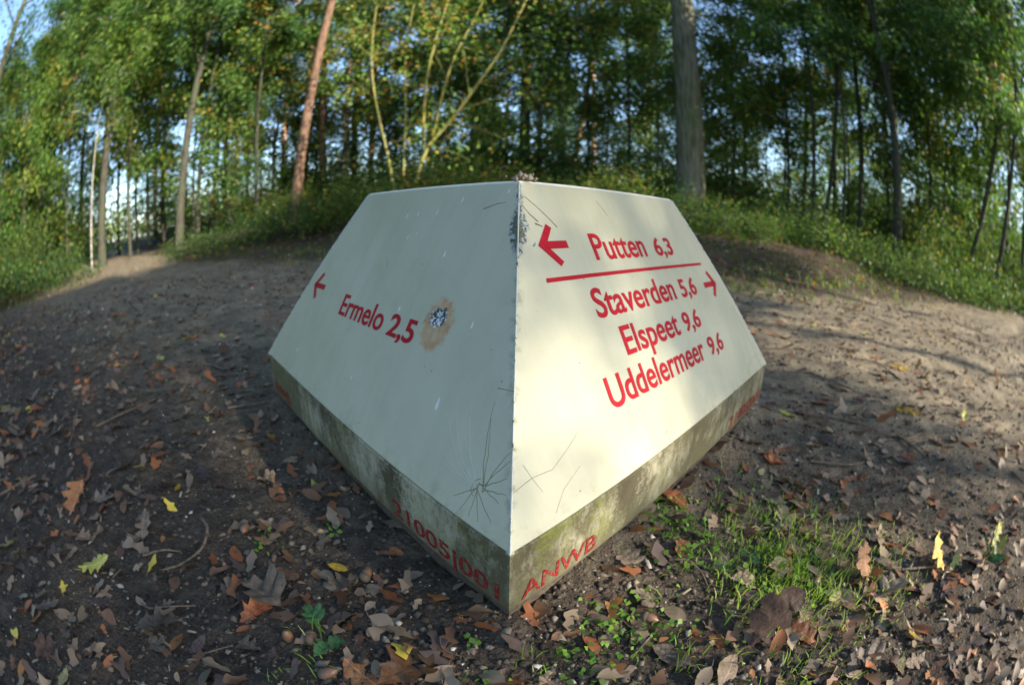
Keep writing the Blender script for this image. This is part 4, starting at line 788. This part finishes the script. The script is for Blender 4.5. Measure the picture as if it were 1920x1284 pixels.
for x, y, s, c_, kd, rz, tl, up, lb in (
    (-0.088, -0.557, .064, 'orange', 'point', 2.3, (0.1, 0.15), 0, 'large orange-brown lobed leaf lying flat in front of the signpost'), (-0.128, -0.570, .058, 'orange', 'oak', 1.0, (0, 0.1), 0, 'curled orange oak leaf touching the large orange leaf'),
    (0.276, -0.528, .082, 'brown', 'oak', -0.95, (0.55, 0.35), .014, 'large dark brown oak leaf propped up at the edge of the grass'), (0.300, -0.548, .055, 'rust', 'oak', 0.8, (0, 0), 0, 'rusty leaf lying under the propped dark leaf'),
    (-0.527, -0.557, .062, 'lime', 'oak', -0.9, (0.2, 0.1), .004, 'yellow-green oak leaf with a brown tip on dark soil'), (-0.507, -0.449, .060, 'tan', 'oak', 0.5, (0.25, 0), .006, 'pale tan oak leaf standing on edge near a bent twig'),
    (-0.373, -0.591, .066, 'grey', 'oak', 2.4, (0.1, 0.2), .002, 'spotted grey-tan oak leaf, widely lobed, on dark soil'), (-0.269, -0.495, .066, 'grey', 'point', 1.2, (0, 0.1), .002, 'grey jagged leaf overlapping a rusty one'),
    (-0.264, -0.522, .050, 'rust', 'oak', 2.6, (0, 0), 0, 'rusty brown leaf overlapped by the grey jagged leaf'), (-0.693, -0.455, .075, 'orange', 'oak', 0.2, (0.4, 0.1), .008, 'half orange, half grey leaf standing upright on the soil'),
    (0.371, -0.514, .026, 'pale', 'oval', 1.9, (0, 0), .004, 'small pale yellow oval leaf beside the grass'), (0.405, -0.648, .026, 'pale', 'oval', 2.3, (0, 0), .003, 'yellow oval leaf among grey leaves in front of the shoot'),
    (0.447, -0.618, .024, 'yellow', 'oval', 0.3, (0, 0.3), .004, 'bright yellow narrow oval leaf among grey leaves'), (0.434, -0.485, .056, 'orange', 'oak', 0.3, (0.9, 0), .018, 'orange oak leaf standing upright behind the pale oval leaf'),
    (0.578, -0.520, .062, 'yellow', 'oak', 0.1, (0.7, 0.1), .016, 'yellow and orange leaf standing beside the green shoot'), (-0.434, -0.143, .026, 'yellow', 'oval', 1.2, (0, 0), .003, 'small bright yellow leaf beside the shaded rim'),
    (-0.641, -0.320, .024, 'yellow', 'oval', 2.2, (0, 0.2), .003, 'single curled yellow leaf on brown litter'), (-0.446, -0.735, .030, 'pale', 'oval', 0.2, (0, 0), .003, 'pale yellow leaf with brown dots on bare soil'),
    (-0.196, -0.431, .026, 'yellow', 'oval', 1.7, (0.3, 0), .004, 'golden curled leaf below the shaded rim'), (0.215, -0.279, .070, 'rust', 'oak', 0.5, (0.1, 0), .003, 'dark rusty leaf half under the mossy rim')):
    put_leaf(x, y, s, c_, kd, None, rz, tl, up, lb)
for x, y in ((1.376, 0.354), (1.04, 0.001)):    # feathered leaves of a rowan: several leaflets on one stalk
    e = empty('rowan_leaf', (x, y, hz(x, y)+0.004), random.uniform(0, 6)); tag(e, 'bright yellow feathered leaf of paired leaflets lying on the sand', 'leaf', 'yellow feathered leaves')
    V, F = tubes([(np.array([(0, -0.05, 0), (0, 0, 0.004), (0, 0.05, 0.002)]), np.array([0.0012, 0.001, 0.0006]))], 4); link('stalk', fast_mesh('stalk', V, F), LM['yellow'], e)
    for i in range(4):
        for s in (-1, 1):
            o = link('leaflet', LSH['oval', i], None, e); o.material_slots[0].link = 'OBJECT'; o.material_slots[0].material = LM['yellow']; o.location = (s*0.018, -0.03+i*0.022, 0.003); o.rotation_euler = (0, 0, -s*1.2); o.scale = (0.034,)*3
GL = {'tan': ('fallen tan oak leaf lying among the litter', 'tan fallen leaves'), 'brown': ('fallen brown oak leaf lying among the litter', 'brown fallen leaves'), 'rust': ('fallen rust-red oak leaf lying among the litter', 'rust-red fallen leaves'), 'grey': ('fallen weathered grey leaf lying among the litter', 'grey fallen leaves'), 'purple': ('fallen dark purplish leaf lying flat on the soil', 'purplish fallen leaves'), 'orange': ('fallen orange leaf lying among the litter', 'orange fallen leaves'), 'yellow': ('small bright yellow fallen leaf', 'small yellow leaves'), 'lime': ('fallen yellow-green leaf lying among the litter', 'yellow-green fallen leaves'), 'pale': ('small pale yellow fallen leaf', 'small pale leaves')}
def off_sign(x, y, m=0.02): return abs(x)+abs(y) > 0.475+m
RL = random.Random(21); placed = 0; spots_ = []
while placed < 275:
    side = RL.random() < 0.5
    if side: x, y = RL.uniform(-1.5, -0.05), RL.uniform(-0.78, 0.25)
    else: x, y = RL.uniform(0.12, 1.35), RL.uniform(-0.75, 0.25)
    if not off_sign(x, y) or math.hypot(x-CAM.x, y-CAM.y) < 0.2: continue
    if x < 0.1 and x > -0.25 and y < -0.36 and RL.random() < 0.8: continue       # trodden bare soil at the front corner
    if 0.1 <= x < 0.30 and y < -0.40 and RL.random() < 0.6: continue
    if any((x-a)**2+(y-b)**2 < 0.022**2 for a, b in spots_): continue
    LS = ' beside the grass patch' if math.hypot(x-0.34, y+0.43) < 0.18 else (' close to the shaded rim' if x < 0 and abs(x)+abs(y) < 0.75 else (' close to the mossy rim' if abs(x)+abs(y) < 0.75 else (' on the shaded side of the post' if x < 0 else ' on the sunlit side of the post')))
    spots_.append((x, y)); c_ = RL.choices(list(GL), [32, 30, 10, 22, 18, 2, 1.6, 1, 1.2])[0]; small = c_ in ('yellow', 'pale')
    put_leaf(x, y, RL.uniform(0.018, 0.028) if small else RL.uniform(0.022, 0.050), c_, 'oval' if small else RL.choice(['oak', 'oak', 'oak', 'point', 'oval']), None, None, (RL.gauss(0, .15), RL.gauss(0, .15)), RL.uniform(-.002, .003), GL[c_][0]+LS, GL[c_][1]+LS); placed += 1
def litter():
    rg = np.random.default_rng(99); V0, F0 = [], []
    for i in range(8):
        v_, f_ = leaf_shape(300+i, 6, 'oak' if i < 6 else 'oval', 1.1); V0.append(np.array(v_)); F0.append(np.array(f_))
    xs, ys = [], []
    n = 150000; az = rg.uniform(-98, 98, n); d = 0.22+9.5*rg.random(n)**1.55; x, y = CAM.x+d*np.sin(np.radians(az)), CAM.y+d*np.cos(np.radians(az)); b, v, p = zones(x, y)
    dens = np.where(b > 0.05, 0.55+0.6*sstep(-0.1, 0.15, fbm(x*1.2, y*1.2, 71, 3)), 0.75*(1-0.55*p)*(0.35+0.65*sstep(-.12, .12, fbm(x*2.2, y*2.2, 73, 3))))
    dens = np.where((np.abs(x) < 0.3) & (y < -0.36), dens*0.25, dens)*np.clip(d/2.0, 0.34, 1)
    keep = (rg.random(n) < dens*0.42) & (np.abs(x)+np.abs(y) > 0.49); x, y = x[keep], y[keep]; n = len(x)
    sz = np.where(rg.random(n) < 0.5, rg.uniform(.007, .022, n), rg.uniform(0.022, 0.055, n)); sz = np.where(np.hypot(x-CAM.x, y-CAM.y) < 1.1, np.minimum(sz, 0.032), sz); z = height(x, y)+0.001; a = rg.uniform(0, 6.28, n); tx, ty = rg.normal(size=n)*0.25, rg.normal(size=n)*0.25
    cp = [(0.27, 0.19, 0.12), (0.15, 0.08, 0.045), (0.27, 0.10, 0.04), (0.22, 0.16, 0.105), (0.11, 0.075, 0.058), (0.38, 0.16, 0.05), (0.62, 0.45, 0.06), (0.4, 0.36, 0.09)]
    ci = rg.choice(8, n, p=[.27, .25, .12, .19, .12, .03, .012, .008]); Vs, Fs, Cs, off = [], [], [], 0
    for i in range(n):
        q = V0[i % 8]*sz[i]; ca, sa = math.cos(a[i]), math.sin(a[i]); zz = q[:, 2]+q[:, 0]*ty[i]+q[:, 1]*tx[i]
        Vs.append(np.stack([x[i]+q[:, 0]*ca-q[:, 1]*sa, y[i]+q[:, 0]*sa+q[:, 1]*ca, z[i]+zz-min(0, zz.min()*0.7)], -1)); Fs.append(F0[i % 8]+off); off += len(q)
        Cs.append(np.tile(np.array(cp[ci[i]])*rg.uniform(0.65, 1.3), (len(q), 1))*rg.uniform(0.85, 1.15, (len(q), 1)))
    o = link('leaf_litter', fast_mesh('leaf_litter', np.concatenate(Vs), np.concatenate(Fs), np.concatenate(Cs)), mat_foliage('litter', 0.18, 0.6, 0.3)); tag(o, 'brown oak leaf litter scattered over soil, path and bank', 'leaf litter', kind='stuff')
litter()

# soil crumbs, grit and bits of bark
def crumbs():
    rg = np.random.default_rng(111); n = 42000; az = rg.uniform(-105, 105, n); d = 0.2+4.6*rg.random(n)**1.7; x, y = CAM.x+d*np.sin(np.radians(az)), CAM.y+d*np.cos(np.radians(az)); keep = np.abs(x)+np.abs(y) > 0.485; x, y = x[keep], y[keep]; n = len(x)
    O = np.array([(1, 0, 0), (-1, 0, 0), (0, 1, 0), (0, -1, 0), (0, 0, 1), (0, 0, -1)], float); Fo = np.array([(0, 2, 4), (2, 1, 4), (1, 3, 4), (3, 0, 4), (2, 0, 5), (1, 2, 5), (3, 1, 5), (0, 3, 5)])
    s = (0.0011+0.0042*rg.random(n)**3)*np.clip(np.hypot(x-CAM.x, y-CAM.y)/1.2, 1, 2.6); V = O[None]*s[:, None, None]*rg.uniform(0.6, 1.35, (n, 6, 1)); a = rg.uniform(0, 6.28, n); ca, sa = np.cos(a)[:, None], np.sin(a)[:, None]
    el = rg.uniform(0.7, 1.6, n)[:, None]; vx, vy = V[:, :, 0]*el*ca-V[:, :, 1]*sa, V[:, :, 0]*el*sa+V[:, :, 1]*ca; V = np.stack([vx+x[:, None], vy+y[:, None], V[:, :, 2]*0.7+(height(x, y)+s*0.25)[:, None]], -1).reshape(-1, 3)
    F = (Fo[None]+np.arange(n)[:, None, None]*6).reshape(-1, 3); c = palette(n, rg, [(0.06, 0.047, 0.036), (0.10, 0.08, 0.06), (0.17, 0.14, 0.105), (0.42, 0.38, 0.31), (0.035, 0.028, 0.022)], [.35, .3, .2, .045, .2], .25, 6)
    o = link('soil_crumbs', fast_mesh('soil_crumbs', V, F, c), mat_foliage('grit', 0.0, 0.9, 0.15)); tag(o, 'crumbs of soil and pale grit strewn over the ground', 'soil', kind='stuff')
    n = 700; x, y = rg.uniform(-1.2, 1.2, n), rg.uniform(-0.78, 0.5, n); keep = np.abs(x)+np.abs(y) > 0.49; x, y = x[keep], y[keep]; n = len(x); a = rg.uniform(0, 6.28, n); L = rg.uniform(.002, .008, n); W = L*rg.uniform(.08, .3, n); z = height(x, y)+0.0025; dx, dy = np.cos(a), np.sin(a)
    q = lambda sx, sy, dz: np.stack([x+dx*L*sx-dy*W*sy, y+dy*L*sx+dx*W*sy, z+dz], -1)
    V = np.stack([q(-1, -1, 0), q(1, -1, .001), q(1, 1, .001), q(-1, 1, 0), q(0, 0, .003)], 1).reshape(-1, 3); F = (np.array([(0, 1, 4), (1, 2, 4), (2, 3, 4), (3, 0, 4)])[None]+np.arange(n)[:, None, None]*5).reshape(-1, 3)
    o = link('wood_chips', fast_mesh('wood_chips', V, F, palette(n, rg, [(0.27, 0.22, 0.15), (0.20, 0.145, 0.09), (0.38, 0.34, 0.27), (0.11, 0.08, 0.055)], [.3, .3, .12, .28], .2, 5)), bpy.data.materials['grit']); tag(o, 'small splinters and pale wood chips strewn over the soil', 'wood chips', kind='stuff')
crumbs()

# ------------------------------------------------------------------ small plants and twigs at the foot of the post
rg_ = np.random.default_rng(131)
gx, gy = [], []
for cx, cy, sx, sy, n in ((0.345, -0.46, .06, .035, 700), (0.345, -0.36, .05, .05, 380), (0.30, -0.49, .03, .03, 220), (0.40, -0.52, .05, .04, 200), (0.30, -0.60, .03, .015, 90), (0.45, -0.42, .06, .05, 160), (-0.185, -0.57, .012, .02, 26), (0.02, -0.545, .012, .012, 16), (0.18, -0.56, .03, .015, 40)):
    n = int(n*0.85); sx *= 1.2; sy *= 1.25; gx.append(rg_.normal(cx, sx, n)); gy.append(rg_.normal(cy, sy, n))
gx, gy = np.concatenate(gx), np.concatenate(gy); kp = np.abs(gx)+np.abs(gy) > 0.5
blades('grass_tuft', gx[kp], gy[kp], rg_, 0.021, 0.0008, 'sparse bright green grass growing on soil beside the post', [(0.22, 0.36, 0.04), (0.30, 0.44, 0.05), (0.15, 0.25, 0.04), (0.42, 0.42, 0.15)])
def weeds():
    rg = np.random.default_rng(141); C = []
    for cx, cy, s, n in ((0.215, -0.385, .022, 220), (0.19, -0.315, .016, 180), (0.225, -0.335, .016, 120), (0.10, -0.50, .014, 120), (0.13, -0.485, .016, 130), (0.06, -0.53, .012, 60), (0.16, -0.52, .014, 70), (0.30, -0.46, .03, 320), (0.335, -0.43, .03, 200), (0.09, -0.56, .012, 40), (-0.02, -0.56, .008, 16), (-0.03, -0.515, .006, 12), (0.36, -0.35, .04, 150), (-0.31, -0.41, .012, 40), (-0.22, -0.36, .008, 20)):
        n = int(n*0.5); s *= 1.2; x, y = rg.normal(cx, s, n), rg.normal(cy, s, n); C.append(np.stack([x, y, height(x, y)+rg.uniform(.001, .012, n)], -1))
    C = np.concatenate(C); C = C[np.abs(C[:, 0])+np.abs(C[:, 1]) > 0.492]; lv, lf = leaf_quads(C, 0.0075, rg, 0.9, 0.85)
    o = link('chickweed', fast_mesh('chickweed', lv, lf, palette(len(C), rg, [(0.14, 0.28, 0.035), (0.21, 0.37, 0.05), (0.09, 0.19, 0.035)], [.4, .35, .25])), FOL); tag(o, 'tiny round-leaved green weeds sprouting on the soil beside the rim', 'weeds', kind='stuff')
weeds()
M_STALK = mat_plain('green_stalk', (0.14, 0.20, 0.06), 0.6, 0.3)
def shoot(x, y, leaves, label, name='seedling', stem=((0, 0, 0), (0, 0, .02)), r=0.0012, mat=None):
    e = empty(name, (x, y, hz(x, y))); tag(e, label, 'plant'); V, F = tubes([(np.array(s_, float), np.linspace(r, r*.5, len(s_))) for s_ in (stem if isinstance(stem[0][0], tuple) else (stem,))], 5); link('stem', fast_mesh('stem', V, F, smooth=True), mat or M_STALK, e)
    for (lx, ly, lz, sz, rz, tx, ty, kd, c_) in leaves:
        o = link('leaf', LSH[kd], None, e); o.material_slots[0].link = 'OBJECT'; o.material_slots[0].material = LM[c_]; o.location = (lx, ly, lz); o.rotation_euler = (tx, ty, rz); o.scale = (sz,)*3
shoot(-0.178, -0.535, [(-.020, .022, .012, .030, 0.9, .2, .1, ('point', 0), 'green'), (.004, -.018, .010, .024, 2.8, .1, -.2, ('point', 1), 'green'), (.016, -.006, .012, .020, -1.2, .1, .2, ('point', 2), 'green')], 'green creeping shoot with toothed leaves beside a purplish leaf', stem=((-.018, .02, .010), (-.005, .005, .008), (.003, -.012, .008)))
shoot(0.283, -0.423, [(-.004, .008, .012, .022, .6, .2, 0, ('oval', 0), 'green'), (.006, -.008, .012, .022, 2.6, .2, .1, ('oval', 1), 'green'), (.010, .004, .013, .014, -1.4, .3, 0, ('oval', 2), 'green')], 'small nettle seedling with paired green leaves at the edge of the grass')
shoot(0.243, -0.430, [(-.004, .003, .010, .016, .9, .1, 0, ('oval', 1), 'green'), (.005, -.002, .010, .016, -2.0, .2, .1, ('oval', 3), 'green')], 'tiny dark green seedling between nettle and weeds')
shoot(0.252, -0.463, [(0, .004, .008, .012, .2, .1, 0, ('oval', 1), 'green'), (.005, -.004, .008, .012, 2.0, .2, .1, ('oval', 2), 'green')], 'pair of pale green seed leaves on bare soil')
shoot(0.680, -0.570, [(0, .0, .045, .055, 0.3, 1.0, .2, ('oval', 0), 'green'), (.022, .005, .040, .050, -0.7, .9, .2, ('oak', 0), 'lime'), (.030, -.008, .026, .048, -1.4, .7, .1, ('oval', 2), 'lime'), (-.020, .004, .036, .045, 0.9, .7, .1, ('oak', 3), 'green'), (-.008, -.012, .024, .045, 2.2, .6, .1, ('oval', 3), 'green'), (.012, -.020, .018, .04, -2.5, .5, .3, ('oval', 1), 'green')], 'upright shoot with glossy green and yellow-green leaves on the sunlit soil', stem=((0, 0, -.005), (.002, .002, .02), (0, .004, .05)), r=.002)
M_TWIG = mat_bark('twig_bark', (0.06, 0.045, 0.03), (0.16, 0.12, 0.085), 60, 0.5, 0.002)
def twig(pts, r, label, name='twig', group=None, mat=None, forks=()):
    ls = []
    for P in (pts,)+tuple(forks):
        P = np.array([(x, y, hz(x, y)+0.003+dz) for x, y, dz in P]); t = np.linspace(0, 1, len(P)); t2 = np.linspace(0, 1, len(P)*4); Q = np.stack([np.interp(t2, t, P[:, c]) for c in range(3)], -1)
        for _ in range(3): Q[1:-1] = (Q[:-2]+2*Q[1:-1]+Q[2:])/4
        ls.append((Q, np.linspace(r, r*0.5, len(Q))))
    V, F = tubes(ls, 6); o = link(name, fast_mesh(name, V, F, smooth=True), mat or M_TWIG); tag(o, label, 'twig', group); return o
twig([(-0.425, -0.395, .004), (-0.395, -0.415, .010), (-0.385, -0.45, .008), (-0.405, -0.49, .003), (-0.43, -0.51, 0)], .0026, 'bent greenish twig curling over the soil beside the tan leaf')
twig([(-0.47, -0.50, 0), (-0.445, -0.478, .002), (-0.42, -0.465, .001)], .002, 'short straight greenish twig pointing at a tan leaf')
twig([(-0.42, -0.572, 0), (-0.40, -0.575, .003), (-0.375, -0.560, .004), (-0.345, -0.54, 0)], .0016, 'thin brown twig running from the spotted leaf')
twig([(-0.30, -0.60, 0), (-0.285, -0.585, .002), (-0.272, -0.575, 0)], .0012, 'hair-thin twig on bare dark soil')
twig([(0.185, -0.40, 0), (0.205, -0.405, .004), (0.218, -0.43, .002), (0.220, -0.455, 0)], .0018, 'hooked pale root end sticking out of soil near the weeds')
twig([(0.38, -0.36, 0), (0.36, -0.395, .004), (0.335, -0.42, .002)], .0017, 'pale curved stalk lying through the grass')
twig([(0.47, -0.50, 0), (0.52, -0.515, .002), (0.57, -0.535, .002), (0.62, -0.545, 0)], .0024, 'long brown twig leading to the green shoot', forks=([(0.52, -0.515, .002), (0.545, -0.50, .004)],))
twig([(0.12, -0.53, 0), (0.135, -0.515, .002), (0.15, -0.500, 0)], .0012, 'short splinter of root between the weeds')
twig([(-0.075, -0.515, 0), (-0.055, -0.53, .001), (-0.035, -0.535, 0)], .0008, 'thin rootlet in front of the post')
twig([(-0.60, -0.05, 0), (-0.52, -0.02, .004), (-0.42, 0.02, 0)], .003, 'dark stick lying left of the post among litter')
twig([(0.52, -0.20, 0), (0.60, -0.24, .004), (0.68, -0.22, 0)], .003, 'pale stick lying on the sunlit litter')
rt_ = random.Random(77)
for i in range(36):
    a_, d_ = rt_.uniform(-85, 80), rt_.uniform(0.9, 3.4); x, y = polar(a_, d_)
    if abs(x)+abs(y) < 0.6: continue
    t_, l_ = rt_.uniform(0, 6.28), rt_.uniform(0.04, 0.14)*(0.7+d_*0.35); bx_, by_ = math.cos(t_)*l_, math.sin(t_)*l_; k1 = rt_.uniform(-.3, .3)
    twig([(x-bx_, y-by_, 0), (x-by_*k1*.5, y+bx_*k1*.5, .004), (x+bx_*.5-by_*k1, y+by_*.5+bx_*k1, .003), (x+bx_, y+by_, 0)], rt_.uniform(.0015, .0035), 'small brown twig lying on the trodden soil', group='scattered twigs')
# acorns
M_ACORN = mat_plain('acorn', (0.20, 0.10, 0.055), 0.35, 0.5, 0.3, 60); M_CUP = mat_plain('acorn_cup', (0.11, 0.085, 0.06), 0.9, 0.2, 0.4, 200, 0.002)
def lathe(prof, n=10):
    V, F = [], []
    for r, z in prof:
        for i in range(n): a = 2*math.pi*i/n; V.append((r*math.cos(a), r*math.sin(a), z))
    for k_ in range(len(prof)-1):
        for i in range(n): F.append((k_*n+i, k_*n+(i+1) % n, (k_+1)*n+(i+1) % n, (k_+1)*n+i))
    return V, F
nutm = poly_mesh('nut', *lathe([(0.0005, -.009), (.004, -.008), (.0058, -.003), (.0056, .003), (.0042, .007), (.0015, .0095), (.0003, .011)]), True); nutm.materials.append(M_ACORN)
cupm = poly_mesh('cup', *lathe([(0.0004, -.0105), (.0045, -.0098), (.0066, -.006), (.0067, -.003), (.0060, -.0025)]), True); cupm.materials.append(M_CUP)
for x, y, rz, tlt in ((-0.191, -0.540, .4, 1.4), (-0.161, -0.577, 2.0, 1.3), (0.143, -0.485, 1.0, 1.5), (-0.158, -0.436, 3.0, 1.5), (-0.215, -0.545, 1.0, .3), (-0.35, -0.39, .2, 1.4), (0.43, -0.30, .2, 1.4), (0.36, -0.48, 2.2, 1.3)):
    e = empty('acorn', (x, y, hz(x, y)+0.005), rz); e.rotation_euler = (tlt, 0, rz); link('nut', nutm, None, e); link('cup', cupm, None, e); tag(e, 'small brown acorn half sunk in the soil near the post', 'acorn', 'acorns on the soil')
# what lies on top of the post
def crumb_pile():
    V, F = [], []; rg = np.random.default_rng(5); b = 0
    O = np.array([(1, 0, 0), (-1, 0, 0), (0, 1, 0), (0, -1, 0), (0, 0, 1), (0, 0, -1)], float); Fo = [(0, 2, 4), (2, 1, 4), (1, 3, 4), (3, 0, 4), (2, 0, 5), (1, 2, 5), (3, 1, 5), (0, 3, 5)]
    for i in range(46):
        c = np.array([rg.normal()*0.008, rg.normal()*0.006, abs(rg.normal())*0.0035]); V += list(O*rg.uniform(0.0014, 0.0042)*rg.uniform(.6, 1.3, (6, 1))+c); F += [tuple(q+b for q in f) for f in Fo]; b += 6
    o = link('bark_crumbs', poly_mesh('bark_crumbs', V, F), mat_plain('lichen_crumbs', (0.28, 0.22, 0.16), 0.9, 0.1, 0.8, 120)); o.location = (0.004, -BT+0.016, zt+0.003); tag(o, 'little heap of bark crumbs on top of the post', 'bark')
    P = np.array([(0, 0, 0), (0.0006, 0, .008), (-0.0004, 0, .014), (0.001, 0, .017)]); V, F = tubes([(P, np.array([.0005, .0004, .0004, .0004])), (np.array([(0.001, 0, .0165), (.003, 0, .019), (.0045, 0, .0188)]), np.array([.0008, .0012, .0005])), (np.array([(0, 0, .014), (-.0006, 0, .017), (.0008, 0, .0185)]), np.array([.0005, .0008, .0004]))], 5)
    o = link('dry_stalk', fast_mesh('dry_stalk', V, F), mat_plain('dry_stalk', (0.05, 0.03, 0.025), 0.8, 0.2)); o.location = (-0.0205, -BT+0.026, zt+0.0012); tag(o, 'tiny dark dry stalk standing on top edge of the post', 'stalk')
crumb_pile()
